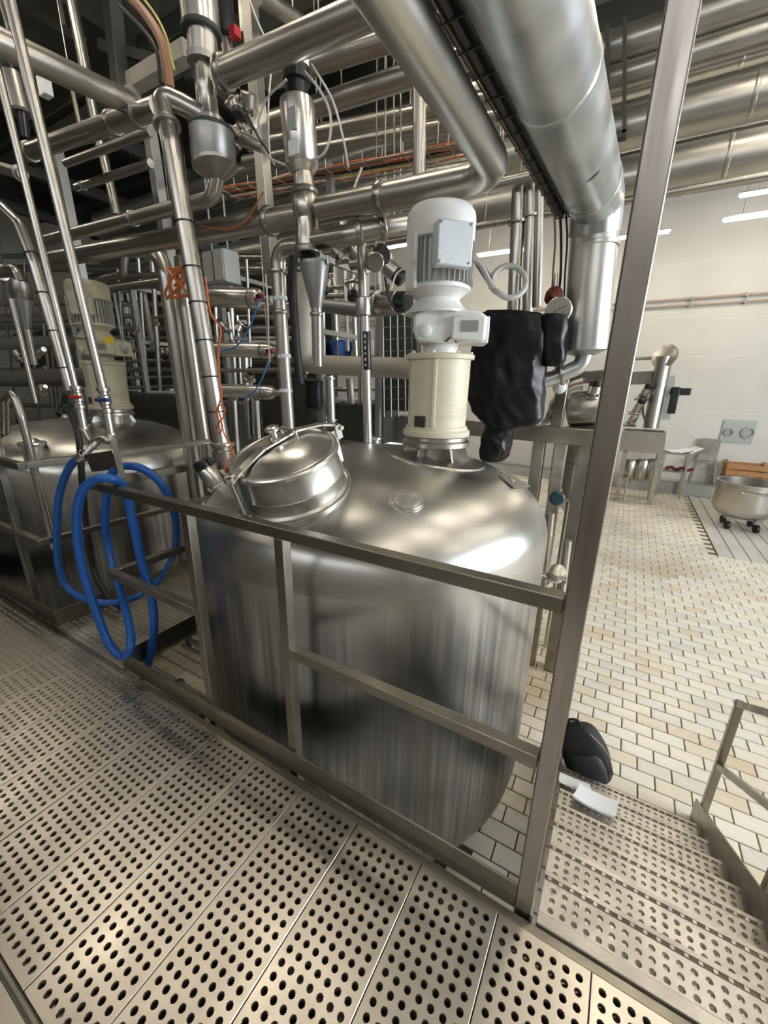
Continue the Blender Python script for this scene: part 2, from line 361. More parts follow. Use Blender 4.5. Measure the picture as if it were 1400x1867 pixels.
# ================================================================ walkway
DECK_Y0, DECK_Y1, PITCH_X = .088, .918, .265
def plank_mesh(name, nx, ny, px, py, W, D, hr=.0098, depth_=.012):
    """perforated plate with pressed-in holes and turned-down edges; local origin at the middle of the top face"""
    v = []; f = []; idx = {}
    def V(x, y, z):
        k = (round(x, 5), round(y, 5), round(z, 5))
        if k not in idx: idx[k] = len(v); v.append((x, y, z))
        return idx[k]
    ux = [-nx*px/2+i*px for i in range(nx+1)]; uy = [-ny*py/2+i*py for i in range(ny+1)]
    for i in range(nx):
        for j in range(ny):
            x0, x1, y0, y1 = ux[i], ux[i+1], uy[j], uy[j+1]; cx, cy = (x0+x1)/2, (y0+y1)/2
            o = [V(x0, y0, 0), V(cx, y0, 0), V(x1, y0, 0), V(x1, cy, 0), V(x1, y1, 0), V(cx, y1, 0), V(x0, y1, 0), V(x0, cy, 0)]
            def ring(r, z): return [V(cx+r*math.cos(math.radians(225+45*k)), cy+r*math.sin(math.radians(225+45*k)), z) for k in range(8)]
            a, b, c = ring(hr*1.06, 0), ring(hr*.92, -.003), ring(hr*.80, -depth_)
            for k in range(8):
                q = (k+1) % 8; f.append((o[k], o[q], a[q], a[k])); f.append((a[k], a[q], b[q], b[k])); f.append((b[k], b[q], c[q], c[k]))
    X, Y = nx*px/2, ny*py/2; A, B = W/2, D/2; e = .0016; h = .030
    def grid_edge(pts_in, pts_out):
        pass
    # border strips, then rounded edge and turned-down flange
    il = [V(-X, uy[0]+k*py/2, 0) for k in range(2*ny+1)]; ir = [V(X, uy[0]+k*py/2, 0) for k in range(2*ny+1)]
    ib = [V(ux[0]+k*px/2, -Y, 0) for k in range(2*nx+1)]; it = [V(ux[0]+k*px/2, Y, 0) for k in range(2*nx+1)]
    c4 = [V(-A+e, -B+e, 0), V(A-e, -B+e, 0), V(A-e, B-e, 0), V(-A+e, B-e, 0)]
    f.append(tuple([c4[0], c4[1]]+ib[::-1])); f.append(tuple([c4[1], c4[2]]+ir[::-1])); f.append(tuple([c4[2], c4[3]]+it)); f.append(tuple([c4[3], c4[0]]+il))
    d4 = [V(-A, -B, -e), V(A, -B, -e), V(A, B, -e), V(-A, B, -e)]; e4 = [V(-A, -B, -h), V(A, -B, -h), V(A, B, -h), V(-A, B, -h)]
    for k in range(4): q = (k+1) % 4; f.append((c4[q], c4[k], d4[k], d4[q])); f.append((d4[q], d4[k], e4[k], e4[q]))
    me = bpy.data.meshes.new(name); me.from_pydata(v, [], f)
    bm = bmesh.new(); bm.from_mesh(me); bmesh.ops.recalc_face_normals(bm, faces=bm.faces)
    up = [q for q in bm.faces if abs(q.normal.z) > .9]
    if up and sum(q.normal.z for q in up) < 0: bmesh.ops.reverse_faces(bm, faces=bm.faces)
    bm.to_mesh(me); bm.free()
    me.shade_smooth(); me.set_sharp_from_angle(angle=math.radians(30)); return me
deck = empty('walkway', (-2.5, .5, 0)); tag(deck, 'raised stainless walkway of perforated planks in the foreground', 'walkway')
pm = plank_mesh('deck_plank', 7, 24, .0345, .0333, PITCH_X-.003, DECK_Y1-DECK_Y0); pm.materials.append(MATS['steel_deck'])
x = -.095-23*PITCH_X+PITCH_X/2
while x < 2.2:
    o = bpy.data.objects.new('deck_plank', pm); COL.objects.link(o); o.parent = deck; o.location = Vector((x, (DECK_Y0+DECK_Y1)/2, rnd.uniform(-.0006, .0006)))-ORG[deck.name]
    o.rotation_euler = (0, rnd.uniform(-.004, .004), 0); x += PITCH_X
# planks of the side passage between the two railings
pp = plank_mesh('passage_plank', 22, 7, .0345, .0345, .80, .262); pp.materials.append(MATS['steel_deck'])
for i in range(4):
    o = bpy.data.objects.new('deck_plank', pp); COL.objects.link(o); o.parent = deck; o.location = Vector((-2.66, 1.075+i*.265, -.001))-ORG[deck.name]
MB().span((-6.3, DECK_Y0-.014, -.12), (2.3, DECK_Y0-.003, .004)).build('edge_bar', 'steel_rail', deck, bevel=.002)
MB().span((-6.3, DECK_Y1+.003, -.12), (2.3, DECK_Y1+.030, -.006)).build('edge_bar', 'steel_rail', deck, bevel=.002)
MB().span((-6.3, -.9, -.022), (2.3, DECK_Y0-.020, -.004)).build('landing_plate', 'steel_deck', deck, bevel=.002)
MB().span((-6.3, .11, -.19), (2.3, .90, -.175)).build('shade_sheet', 'shade_dark', deck)  # made-up sheet under the planks to keep the holes dark
for y in (.12, .50, .88): MB().span((-6.3, y-.025, -.17), (2.3, y+.025, -.034)).build('bearer', 'steel_grey', deck)
MB().span((-3.07, 2.12, -.15), (-2.26, 2.16, -.002)).build('edge_bar', 'steel_rail', deck)
for x in (-5.6, -3.1, -1.6, 1.9):
    for y in (-.6, .90): MB().span((x-.04, y-.04, FLOOR), (x+.04, y+.04, -.17)).build('leg', 'steel_grey', deck)

# ---------------------------------------------------------------- railings
RZ, RY = 1.075, .985
def sq(parent, name, a, b, w=.042, h=.042, m='steel_rail'): return MB().bar(a, b, w, h).build(name, m, parent, bevel=.003)
rl = empty('guard_railing', (-1.1, RY, 0)); tag(rl, 'square steel guard railing with kickplate in front of the large tank', 'railing')
sq(rl, 'top_rail', (-2.265, RY, RZ), (-.058, RY, RZ), .042, .042)
sq(rl, 'mid_rail', (-1.0, RY, .585), (-.058, RY, .585), .04, .04)
sq(rl, 'mid_rail', (-2.265, RY, .585), (-1.53, RY, .585), .04, .04)
for x in (-1.51, -.985): MB().span((x-.021, RY-.021, -.10), (x+.021, RY+.021, RZ-.021)).build('post', 'steel_rail', rl, bevel=.003)
MB().span((-2.27, .956, .0), (-.056, .963, .105)).build('kickplate', 'steel_rail', rl, bevel=.0015)
sq(rl, 'top_rail', (-2.244, RY+.02, RZ), (-2.244, 1.50, RZ)); sq(rl, 'mid_rail', (-2.244, RY+.02, .585), (-2.244, 1.62, .585), .04, .04)
MB().span((-2.264, 1.66, -.15), (-2.222, 1.70, RZ)).build('post', 'steel_rail', rl, bevel=.003)
MB().span((-2.25, .965, 0), (-2.243, 1.66, .105)).build('kickplate', 'steel_rail', rl)
ll = empty('guard_railing', (-4.3, RY, 0)); tag(ll, 'square steel guard railing at the left edge, before the second tank', 'railing')
sq(ll, 'top_rail', (-6.3, RY, RZ), (-3.06, RY, RZ)); sq(ll, 'mid_rail', (-6.3, RY, .585), (-3.06, RY, .585), .04, .04)
sq(ll, 'top_rail', (-3.08, RY+.02, RZ), (-3.08, 2.3, RZ)); sq(ll, 'mid_rail', (-3.08, RY+.02, .585), (-3.08, 2.3, .585), .04, .04)
for x in (-3.40, -4.3, -5.2): MB().span((x-.021, RY-.021, -.10), (x+.021, RY+.021, RZ-.021)).build('post', 'steel_rail', ll, bevel=.003)
MB().span((-3.10, 2.26, -.15), (-3.06, 2.30, RZ)).build('post', 'steel_rail', ll, bevel=.003)
MB().span((-6.3, .956, 0), (-3.06, .963, .105)).build('kickplate', 'steel_rail', ll); MB().span((-3.067, .965, 0), (-3.06, 2.2, .105)).build('kickplate', 'steel_rail', ll)
# tall corner post
cp = MB().span((-.056, .958, -.16), (-.006, 1.008, 5.6)).build('corner_post', 'steel_post', bevel=.004); tag(cp, 'tall square steel corner post rising past the ceiling pipes', 'post')
MB().span((-.075, .948, -.17), (.012, 1.02, -.155)).build('base_plate', 'steel_rail', cp)

# ---------------------------------------------------------------- stair down to the tiled floor
RISE, GO, SY0, SX0, SX1 = .15, .2325, .98, .012, .80
st = empty('steel_stair', (.4, 1.8, FLOOR)); tag(st, 'perforated steel stair going down to the tiled floor', 'stair')
tm = plank_mesh('tread', 20, 6, .0375, .033, SX1-SX0-.006, GO-.012, .0098); tm.materials.append(MATS['steel_tread'])
for kk in range(1, 8):
    o = bpy.data.objects.new('tread', tm); COL.objects.link(o); o.parent = st; o.location = Vector(((SX0+SX1)/2, SY0+GO*(kk-.5)-.012, -RISE*kk))-ORG[st.name]
    nz_ = MB(); yn = SY0+GO*kk
    nz_.span((SX0+.003, yn-.004, -RISE*kk-.034), (SX1-.003, yn+.012, -RISE*kk+.003))
    for q in range(21): xx = SX0+.02+q*.0375; nz_.span((xx-.006, yn-.016, -RISE*kk-.006), (xx+.006, yn-.003, -RISE*kk+.001))
    nz_.build('nosing', 'steel_tread', st, smooth=False)
MB().span((SX0, .952, -.03), (SX1+.02, .990, .004)).build('top_nosing', 'steel_tread', st, bevel=.003)
for x in (SX0-.016, SX1+.016):
    a = Vector((x-.004, SY0-.05, -.10)); poly = [(SY0-.03, .02), (SY0+.06, .04), (SY0+GO*7.9, -1.2+.16), (SY0+GO*7.9, -1.2), (SY0+GO*7.2, -1.2), (SY0-.03, -.20)]
    MB().prism(poly, (x-.004, 0, 0), Vector((0, 1, 0)), Vector((0, 0, 1)), Vector((1, 0, 0)), .008).build('stringer', 'steel_rail', st)
SL = RISE/GO
def stair_rail(x, label, ytop):
    e = empty('stair_railing', (x, 1.9, FLOOR)); tag(e, label, 'railing')
    yb = 2.74; zt = -.19
    MB().span((x-.02, yb-.02, FLOOR), (x+.02, yb+.02, zt+.02)).build('post', 'steel_rail', e, bevel=.003)
    sq(e, 'handrail', (x, yb+.0, zt), (x, ytop, zt+(yb-ytop)*SL), .04, .04); sq(e, 'mid_rail', (x, yb-.02, zt-.46), (x, ytop, zt-.46+(yb-ytop)*SL), .035, .035)
    if x > .5: MB().span((x-.02, ytop-.02, -.22), (x+.02, ytop+.02, zt+(yb-ytop)*SL+.015)).build('post', 'steel_rail', e, bevel=.003)
    for y in (1.85,): MB().span((x-.018, y-.018, -.10-(y-SY0)*SL-.08), (x+.018, y+.018, zt+(yb-y)*SL)).build('post', 'steel_rail', e, bevel=.003)
    return e
stair_rail(SX1+.045, 'sloping stair railing at the right edge above the tiles', 1.04)
stair_rail(-.032, 'sloping stair railing seen end on behind the corner post', 1.03)
# ================================================================ the large mixing tank
TC = Vector((-1.276, 2.09, 0)); TR = 1.02; ZS, ZT, EXP = .76, 1.20, 2.3
def dome_z(u): return ZS+(ZT-ZS)*max(0, 1-u**EXP)**(1/EXP)
def dome_pt(x, y, c=TC): u = (Vector((x, y, 0))-Vector((c.x, c.y, 0))).length/TR; return Vector((x, y, dome_z(min(u, .999))))
def dome_n(x, y):
    e = .004; a = (dome_pt(x+e, y)-dome_pt(x-e, y)); b = (dome_pt(x, y+e)-dome_pt(x, y-e)); return a.cross(b).normalized()
def tank_body(c, name, label):
    t = empty(name, (c.x, c.y, FLOOR)); tag(t, label, 'tank')
    prof = [(.02, -1.05), (.55, -1.10), (.76, -1.08), (.88, -1.01), (.97, -.90), (1.005, -.82), (TR, -.72), (TR, -.3), (TR, .2), (TR, .70), (TR, ZS)]
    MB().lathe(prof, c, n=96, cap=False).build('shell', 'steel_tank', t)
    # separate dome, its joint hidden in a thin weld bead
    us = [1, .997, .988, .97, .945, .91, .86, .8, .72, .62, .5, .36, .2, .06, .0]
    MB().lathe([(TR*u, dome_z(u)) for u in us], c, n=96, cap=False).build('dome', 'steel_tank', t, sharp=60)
    MB().lathe([(.80, -1.2), (.83, -1.2), (.83, -1.045), (.80, -1.05)], c, n=64, cap=False).build('foot_ring', 'steel_dull', t)
    return t
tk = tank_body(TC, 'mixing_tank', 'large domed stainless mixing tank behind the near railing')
def disc_on(x, y): return dome_pt(x, y), dome_n(x, y)
# manhole
mp, mn = disc_on(-1.255, 1.37); MS = .87
nk = MB().lathe([(.285, -.14), (.282, .012), (.270, .022), (.266, .026), (.264, .085), (.268, .091), (.262, .099), (.256, .195), (.254, .212)], mp, mn, 64, cap=False, sc=MS).build('manhole_neck', 'steel_dome', tk)
MB().lathe([(.282, .0), (.292, .004), (.292, .010), (.281, .016)], mp, mn, 64, cap=False, sc=MS).build('weld_ring', 'steel_bright', nk)
mpb = mp; mp = mp+mn*(.045*MS)
lid = MB().lathe([(.257, .166), (.272, .166), (.274, .172), (.274, .184), (.268, .190), (.252, .191), (.246, .187), (.236, .190), (.20, .212), (.15, .232), (.09, .243), (.03, .247), (0, .247)], mp, mn, 64, cap=False, sc=MS).build('manhole_lid', 'steel_bright', tk)
mx, my, _ = frame_of(mn); YY = (Vector((0, 1, 0))-mn*mn.y).normalized(); XX = YY.cross(mn)
HD = (XX*.22+YY*.97).normalized(); HS = HD.cross(mn)
def ml(a, b, h): return mp+(HD*a+HS*b+mn*h)*MS
arm = MB()
for a0, h0, a1, h1 in ((-.31, .185, -.24, .215), (-.24, .215, -.10, .256), (-.10, .256, .10, .262), (.10, .262, .25, .225), (.25, .225, .36, .175)):
    arm.bar(ml(a0, 0, h0), ml(a1, 0, h1), .040, .010, mn)
arm.build('hinge_arm', 'steel', tk, bevel=.002)
MB().lathe([(.022, 0), (.026, .012), (.016, .02), (.016, .04), (.030, .046), (.030, .058), (.02, .064), (0, .064)], ml(-.02, 0, .262), mn, 20).build('lid_knob', 'steel_bright', tk)
MB().tube([ml(.06, -.06, .244), ml(.06, -.06, .285), ml(.06, .06, .285), ml(.06, .06, .244)], .007, 8, br=.015).build('lid_handle', 'steel_bright', tk)
MB().box(ml(.335, 0, .15), (.07, .035, .07), (HS, HD, mn)).tube([ml(.35, -.055, .17), ml(.35, .055, .17)], .012, 10).box(ml(.30, 0, .07), (.05, .05, .17), (HS, HD, mn)).build('hinge_bracket', 'steel', tk, bevel=.003)
sw = MB().tube([ml(-.305, 0, -.01), ml(-.305, 0, .20)], .009, 8).tube([ml(-.305, -.03, -.01), ml(-.305, .03, -.01)], .014, 10).lathe([(.012, 0), (.022, .004), (.022, .02), (.012, .026)], ml(-.305, 0, .19), mn, 12)
sw.bar(ml(-.305, 0, .205), ml(-.305, .055, .235), .016, .010, mn).bar(ml(-.305, 0, .205), ml(-.305, -.055, .235), .016, .010, mn).build('swing_bolt', 'steel_dull', tk)
q = PZ(449, 930, 1.02); q = dome_pt(q.x, q.y); MB().lathe([(.03, -.02), (.03, .012), (.022, .018), (.010, .02), (.010, .075), (.018, .08), (.018, .10), (0, .104)], q, (0, 0, 1), 18).build('lug_bolt', 'steel_dull', tk)
# round capped port
pp_, pn = disc_on(-.775, 1.535)
MB().lathe([(.071, -.03), (.071, .007), (.069, .010), (.064, .010), (.062, .006), (.060, .006), (.059, .012), (.05, .014), (0, .014)], pp_, pn, 40).build('capped_port', 'steel_bright', tk)
MB().lathe([(.078, -.004), (.078, .003), (.072, .004)], pp_, pn, 40, cap=False).build('weld_ring', 'steel_bright', tk)
# lifting pad on the right shoulder
lp, ln = disc_on(-.51, 2.30); lx = Vector((0, 1, 0)); lx = (lx-ln*lx.dot(ln)).normalized(); ly = ln.cross(lx)
lg = MB().prism([(-.15, -.05), (.16, -.10), (.13, .03), (.04, .075), (-.08, .06)], lp-ln*.004, lx, ly, ln, .010).build('lifting_pad', 'steel_dull', tk, bevel=.002)
MB().lathe([(.022, 0), (.022, .008), (.015, .010), (0, .010)], lp+ln*.005, ln, 18).build('pad_boss', 'steel', lg)
# reinforcing pad under the agitator
AC = Vector((-.935, 2.2, 0)); ap = dome_pt(AC.x, AC.y)
pad = MB(); n = 48; rings = (.29, .283, .2, .0)
for ir, r in enumerate(rings):
    for k_ in range(n):
        a = 2*math.pi*k_/n; p = dome_pt(AC.x+r*math.cos(a), AC.y+r*math.sin(a)); pad.v.append(p+Vector((0, 0, (-.002, .007, .009, .012)[ir])))
for ir in range(len(rings)-1): pad.quadring(ir*n, (ir+1)*n, n)
pad.build('agitator_pad', 'steel_dome', tk)
# small spray ball nozzle stub of the tall thin pipe and the vent stubs
for (x, y, r) in ((-1.60, 2.62, .035), (-1.90, 2.25, .03)):
    q = dome_pt(x, y); MB().lathe([(r*1.0, -.03), (r*1.0, .04), (r*1.5, .045), (r*1.5, .06), (r*.9, .065)], q, (0, 0, 1), 20).build('nozzle', 'steel', tk)

# ---------------------------------------------------------------- sight lamp on the left shoulder of the tank
def sight_lamp():
    b = P(402, 893, 1.55); ax = (P(362, 838, 1.50)-b).normalized(); e = empty('sight_glass_lamp', b); tag(e, 'black capped sight glass lamp tilted on the left shoulder of the large tank', 'sight glass')
    MB().lathe([(.04, -.06), (.04, 0), (.055, .004), (.058, .014), (.055, .024), (.044, .028), (.044, .034)], b, ax, 28, sc=1.3).build('clamp_ferrule', 'steel_dull', e)
    MB().lathe([(.040, .034), (.042, .05), (.042, .105), (.038, .112)], b, ax, 28, sc=1.3).build('lamp_body', 'steel_bright', e)
    MB().lathe([(.036, .112), (.038, .116), (.038, .150), (.032, .156), (0, .156)], b, ax, 28, sc=1.3).build('lamp_cap', 'black_plastic', e)
    x, y, _ = frame_of(ax)
    MB().box(b+ax*.17+y*.04, (.045, .04, .045), (x, y, ax)).build('terminal', 'black_plastic', e, bevel=.003)
    MB().tube([b+x*.07+ax*.013, b+x*.098+ax*.016, b+x*.11+ax*.04], .008, 6).build('wing_nut', 'steel', e)
sight_lamp()
oc = P(420, 865, 1.62)
cable('orange cable coiled beside the black capped sight glass lamp', [oc+Vector((.05*math.cos(a)*(1-.02*a), .03*math.sin(a), .05*math.sin(a)+.005*a)) for a in [i*.7 for i in range(22)]], .004, 'orange_cable')

# ---------------------------------------------------------------- agitator drive
def agitator(c, z0, label, body='cream_paint', top='white_paint', cover='white_cover'):
    e = empty('agitator_drive', (c.x, c.y, z0)); tag(e, label, 'agitator')
    Z = lambda z: Vector((c.x, c.y, z0+z)); fx, fy = Vector((.92, .39, 0)).normalized(), Vector((-.39, .92, 0)).normalized()
    back = -fy                                                    # towards the walkway
    # pedestal: base neck, gussets, flange
    MB().lathe([(.10, -.02), (.10, .055), (.105, .06)], Z(0), n=32).build('pedestal_neck', 'steel', e)
    MB().lathe([(.165, .060), (.172, .064), (.172, .088), (.166, .092), (.160, .098), (.160, .115), (.155, .120)], Z(0), n=40).build('pedestal_flange', 'steel', e)
    for k in range(6):
        a = .4+k*math.pi/3; d = Vector((math.cos(a), math.sin(a), 0)); t = Vector((-d.y, d.x, 0))
        MB().prism([(.095, -.03), (.185, -.03), (.150, .062), (.095, .062)], Z(0)-t*.005, d, Vector((0, 0, 1)), t, .010).build('gusset', 'steel', e)
    zb = .120
    MB().lathe([(.168, zb), (.170, zb+.004), (.170, zb+.026), (.160, zb+.034), (.156, zb+.036), (.156, zb+.050), (.150, zb+.054)], Z(0), n=40).build('lantern_base', body, e)
    # lantern guard: two plain posts, perforated sheet screen, a dark patch standing in for the shaded opening low on the near side
    scr = MB(); n, R_ = 40, .146; h0, h1 = zb+.05, zb+.40
    scr.lathe([(R_-.014, h0), (R_, h0), (R_+.004, h1), (R_-.01, h1)], Z(0), n=n, cap=False); sg = scr.build('guard_screen', body, e)
    ribs = MB()
    for k in range(30):
        z = h0+.05+k*.0105; ribs.lathe([(R_+.0005, z), (R_+.0030, z+.0015), (R_+.0030, z+.004), (R_+.0005, z+.0055)], Z(0), n=40, cap=False)
    # keep the ribbing only over the near right half (perforated sheet), as one woven sheet
    keep = [i for i, f in enumerate(ribs.f) if (sum((ribs.v[q] for q in f), Vector())/len(f)-Z(0)).xy.normalized().dot(Vector((fx.x*.80-fy.x*.60, fx.y*.80-fy.y*.60)).normalized()) > .38]
    ribs.f = [ribs.f[i] for i in keep]; rb = ribs.build('perforated_sheet', body, sg); rb['kind'] = 'stuff'
    for s in (-1.0, -.12):
        d = (fx*math.sin(s)-fy*math.cos(s)); t = Vector((-d.y, d.x, 0))
        MB().box(Z((h0+h1)/2)+d*(R_+.004), (.016, .010, h1-h0), (t, d, Vector((0, 0, 1)))).build('guard_post', body, e, bevel=.002)
    d = (fx*math.sin(-.58)-fy*math.cos(-.58)); t = Vector((-d.y, d.x, 0))
    MB().box(Z(h0+.030)+d*(R_-.004), (.060, .02, .062), (t, d, Vector((0, 0, 1)))).build('opening_shade', 'shade_dark', e)  # solid dark patch in place of the shade inside the guard
    MB().lathe([(.150, h1), (.166, h1+.004), (.168, h1+.024), (.160, h1+.030), (.10, h1+.034)], Z(0), n=40).build('lantern_top', body, e)
    for k in range(8):
        a = k*math.pi/4+.2; MB().lathe([(.009, 0), (.009, .012), (0, .012)], Z(h1+.028)+Vector((.150*math.cos(a), .150*math.sin(a), 0)), n=6).build('bolt', top, e)
    h2 = h1+.034
    MB().lathe([(.085, h2), (.085, h2+.045), (.10, h2+.05)], Z(0), n=32).build('output_neck', top, e)
    # gearbox: offset housing, rounded block with bearing cover
    gz = h2+.045; gc = Z(gz+.075)+fx*.025
    gb = MB()
    X_, Y_, Z_ = fx, fy, Vector((0, 0, 1))
    poly = [(-.155, -.02), (-.135, -.07), (-.02, -.075), (.04, -.02), (.05, -.075), (.175, -.07), (.18, .045), (.14, .075), (-.10, .085), (-.155, .055)]
    gb.prism(poly, gc-Y_*.115, X_, Z_, Y_, .23).build('gearbox_housing', top, e, bevel=.014)
    MB().box(gc-Y_*.122+X_*.095-Z_*.008, (.15, .03, .115), (X_, Y_, Z_)).build('bearing_cover', top, e, bevel=.010)
    MB().lathe([(.03, 0), (.03, .02), (.022, .026), (0, .026)], gc-Y_*.115-X_*.095-Z_*.02, -Y_, 20).build('plug', top, e)
    MB().box(gc-Y_*.139+X_*.10, (.075, .004, .05), (X_, Y_, Z_)).build('rating_plate', 'steel_grey', e)
    MB().lathe([(.045, 0), (.045, .018), (.03, .022), (0, .022)], gc+X_*.178-Z_*.01, X_, 24).build('gear_cap', 'steel_grey', e)
    MB().box(gc+X_*.166-Z_*.012, (.050, .19, .125), (X_, Y_, Z_)).build('end_cover', top, e, bevel=.006)
    for sz in (-1, 1): MB().lathe([(.008, 0), (.008, .006), (0, .007)], gc-Y_*.096+X_*.168+Z_*(.045*sz-.012), -Y_, 8).build('bolt', 'steel_grey', e)
    # lantern to motor
    mz = gz+.145; mc = Z(mz)-X_*.025
    MB().lathe([(.15, 0), (.152, .012), (.135, .02), (.10, .07), (.135, .105), (.150, .11), (.150, .125)], mc, n=36).build('motor_flange', top, e)
    b0 = .125
    MB().lathe([(.128, b0), (.130, b0+.01), (.130, b0+.20), (.128, b0+.21)], mc, n=40).build('motor_body', top, e)
    fins = MB()
    for k in range(36):
        a = 2*math.pi*k/36; d = Vector((math.cos(a), math.sin(a), 0)); t = Vector((-d.y, d.x, 0)); fins.box(mc+d*.141+Vector((0, 0, b0+.105)), (.004, .026, .19), (t, d, Vector((0, 0, 1))))
    fo = fins.build('cooling_fins', 'grey_conduit', e, smooth=False); fo['kind'] = 'stuff'
    f0 = b0+.20
    MB().lathe([(.142, f0), (.153, f0+.004), (.154, f0+.10), (.150, f0+.125), (.135, f0+.148), (.10, f0+.160), (.05, f0+.163), (0, f0+.163)], mc, n=40).build('fan_cowl', top, e)
    # terminal box on the near right side
    td = (fx*.34-fy*.94).normalized(); tt = Vector((-td.y, td.x, 0))
    MB().box(mc+td*.155+Vector((0, 0, b0+.150)), (.160, .075, .185), (tt, td, Vector((0, 0, 1)))).build('terminal_box', cover, e, bevel=.008)
    for sx in (-1, 1):
        for sz in (-1, 1): MB().lathe([(.006, 0), (.006, .004), (0, .005)], mc+td*.192+tt*(.066*sx)+Vector((0, 0, b0+.150+.078*sz)), td, 8).build('screw', 'steel_grey', e)
    sd = (fx*-.80-fy*.60).normalized(); s2 = Vector((-sd.y, sd.x, 0))
    MB().box(mc+sd*.150+Vector((0, 0, b0+.10)), (.075, .022, .24), (s2, sd, Vector((0, 0, 1)))).build('side_cover', top, e, bevel=.006)
    e.scale = (1.11, 1.11, 1)
    return e
ag = agitator(AC, 1.180, 'white and cream agitator drive with motor standing on the large tank')

# ---------------------------------------------------------------- second tank to the left
T2 = TC+Vector((-3.42, 0, 0))
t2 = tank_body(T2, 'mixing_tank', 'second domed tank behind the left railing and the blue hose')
for (x, y, r, h) in ((-4.10, 1.42, .075, .05), (-3.96, 1.75, .04, .12), (-4.75, 1.30, .16, .05), (-4.25, 1.25, .03, .16)):
    q = dome_pt(x, y, T2); MB().lathe([(r, -.06), (r, h), (r*1.25, h+.004), (r*1.3, h+.02), (r*1.25, h+.032), (r*.8, h+.036), (r*.5, h+.06), (0, h+.06)], q, (0, 0, 1), 28).build('capped_nozzle', 'steel_bright', t2)
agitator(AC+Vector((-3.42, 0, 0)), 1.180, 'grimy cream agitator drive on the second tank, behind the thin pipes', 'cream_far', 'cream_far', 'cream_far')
yl = P(198, 620, 2.05); tag(MB().box(yl, (.07, .004, .05), (Vector((.86, .5, 0)), Vector((-.5, .86, 0)), Vector((0, 0, 1)))).build('warning_label', 'yellow_plastic'), 'yellow warning label on the cream drive of the second tank', 'label')
# ================================================================ pipework over and around the tanks
def T(Y, *pts): return [P(x, y, Y) for x, y in pts]
def Tz(z, *pts): return [PZ(x, y, z) for x, y in pts]
Z1 = Vector((0, 0, 1)); X1 = Vector((1, 0, 0)); Y1 = Vector((0, 1, 0))
# ---- big grey galvanised duct
qa = P(1090, 372, 3.2); far_end = PZ(968, 0, qa.z); dv = (far_end-qa).normalized(); dr = .148
dk = empty('ventilation_duct', qa); tag(dk, 'big grey galvanised duct running overhead beside the corner post', 'duct')
MB().tube([qa+dv*4.6, qa+dv*.04, qa+Vector((0, 0, -.16))], dr, 28, br=.12).build('duct_run', 'galv', dk)
for t in (.02, 1.0, 1.95):
    c = qa+dv*(.28+t); MB().lathe([(dr, -.02), (dr+.004, -.012), (dr+.004, .012), (dr, .02)], c, dv, 32, cap=False).build('joint_band', 'galv', dk)
qb = P(1066, 640, 3.2); dn = (qb-qa).normalized()
MB().tube([qa+Vector((0, 0, -.13)), qb], .138, 28).build('lagged_drop', 'lagging', dk)
MB().lathe([(.139, 0), (.143, .004), (.143, .022), (.139, .026)], qa+dn*.22, dn, 32, cap=False).build('joint_band', 'lagging', dk)
MB().lathe([(.140, -.02), (.140, 0), (.06, .03)], qb, dn, 32).build('end_cone', 'galv', dk)
pipe('short bent grey pipe under the lagged duct drop, leading to the black bag', [qb+dn*.02, P(1058, 668, 3.2), P(1010, 688, 3.15), P(975, 700, 3.1)], .052, m='galv', flange=(.55,))
# ---- pipe B: comes from overhead, turns at the elbow and runs left over the tank
zb = P(912, 318, 2.2).z; rb_ = .066
pipe('steel pipe coming from overhead and turning left above the white motor', [P(912, 318, 2.2)+(PZ(700, -20, zb)-P(912, 318, 2.2)).normalized()*3.6, P(912, 318, 2.2), P(585, 384, 2.2)], .068, clamps=(.91,), n=18, br=.16, hang=(.06,))
pipe('long steel pipe running left from the central valve column', T(2.2, (556, 392), (92, 474)), .066, clamps=(.09,), n=16)
# ---- central valve column
vc = empty('valve_column', P(560, 470, 2.2)); tag(vc, 'central upright valve column with black head and steel cylinder above the manhole', 'valve')
def lz(name, parent, m, top, bot, Y, prof, n=28):
    a = P(*top, Y); b = P(*bot, Y); d = b-a; L = d.length
    return MB().lathe([(r, h*L) for r, h in prof], a, d, n).build(name, m, parent)
lz('actuator_cylinder', vc, 'steel_bright', (541, 186), (552, 318), 2.2, [(.075, 0), (.094, .01), (.095, .03), (.095, .88), (.09, .9), (.06, 1.0)])
MB().box(P(545, 235, 2.2)+Vector((.03, -.092, 0)), (.06, .006, .10)).build('name_plate', 'plate_grey', vc)
MB().box(P(548, 285, 2.2)+Vector((.03, -.092, 0)), (.07, .006, .07)).build('paper_label', 'paper', vc)
lz('control_head', vc, 'black_plastic', (540, 118), (542, 190), 2.2, [(.05, 0), (.075, .1), (.075, .45), (.06, .5), (.06, .85), (.085, .9), (.085, 1)])
lz('head_cap', vc, 'white_paint', (540, 100), (540, 124), 2.2, [(.05, 0), (.066, .15), (.07, 1)])
lz('neck', vc, 'steel', (552, 312), (556, 352), 2.2, [(.052, 0), (.058, .3), (.058, 1)])
lz('clamp', vc, 'steel_dull', (554, 345), (555, 356), 2.2, [(.05, 0), (.075, .05), (.08, .5), (.075, .95), (.05, 1)])
lz('tee_body', vc, 'steel', (555, 355), (560, 402), 2.2, [(.066, 0), (.078, .15), (.082, .5), (.078, .85), (.066, 1)])
lz('lower_tee', vc, 'steel', (559, 400), (562, 456), 2.2, [(.066, 0), (.066, .4), (.074, .6), (.074, .9), (.060, 1)])
lz('clamp', vc, 'steel_dull', (561, 452), (562, 464), 2.2, [(.05, 0), (.078, .05), (.082, .5), (.078, .95), (.05, 1)])
lz('mounting_collar', vc, 'black_plastic', (562, 462), (563, 480), 2.2, [(.04, 0), (.05, .5), (.04, 1)])
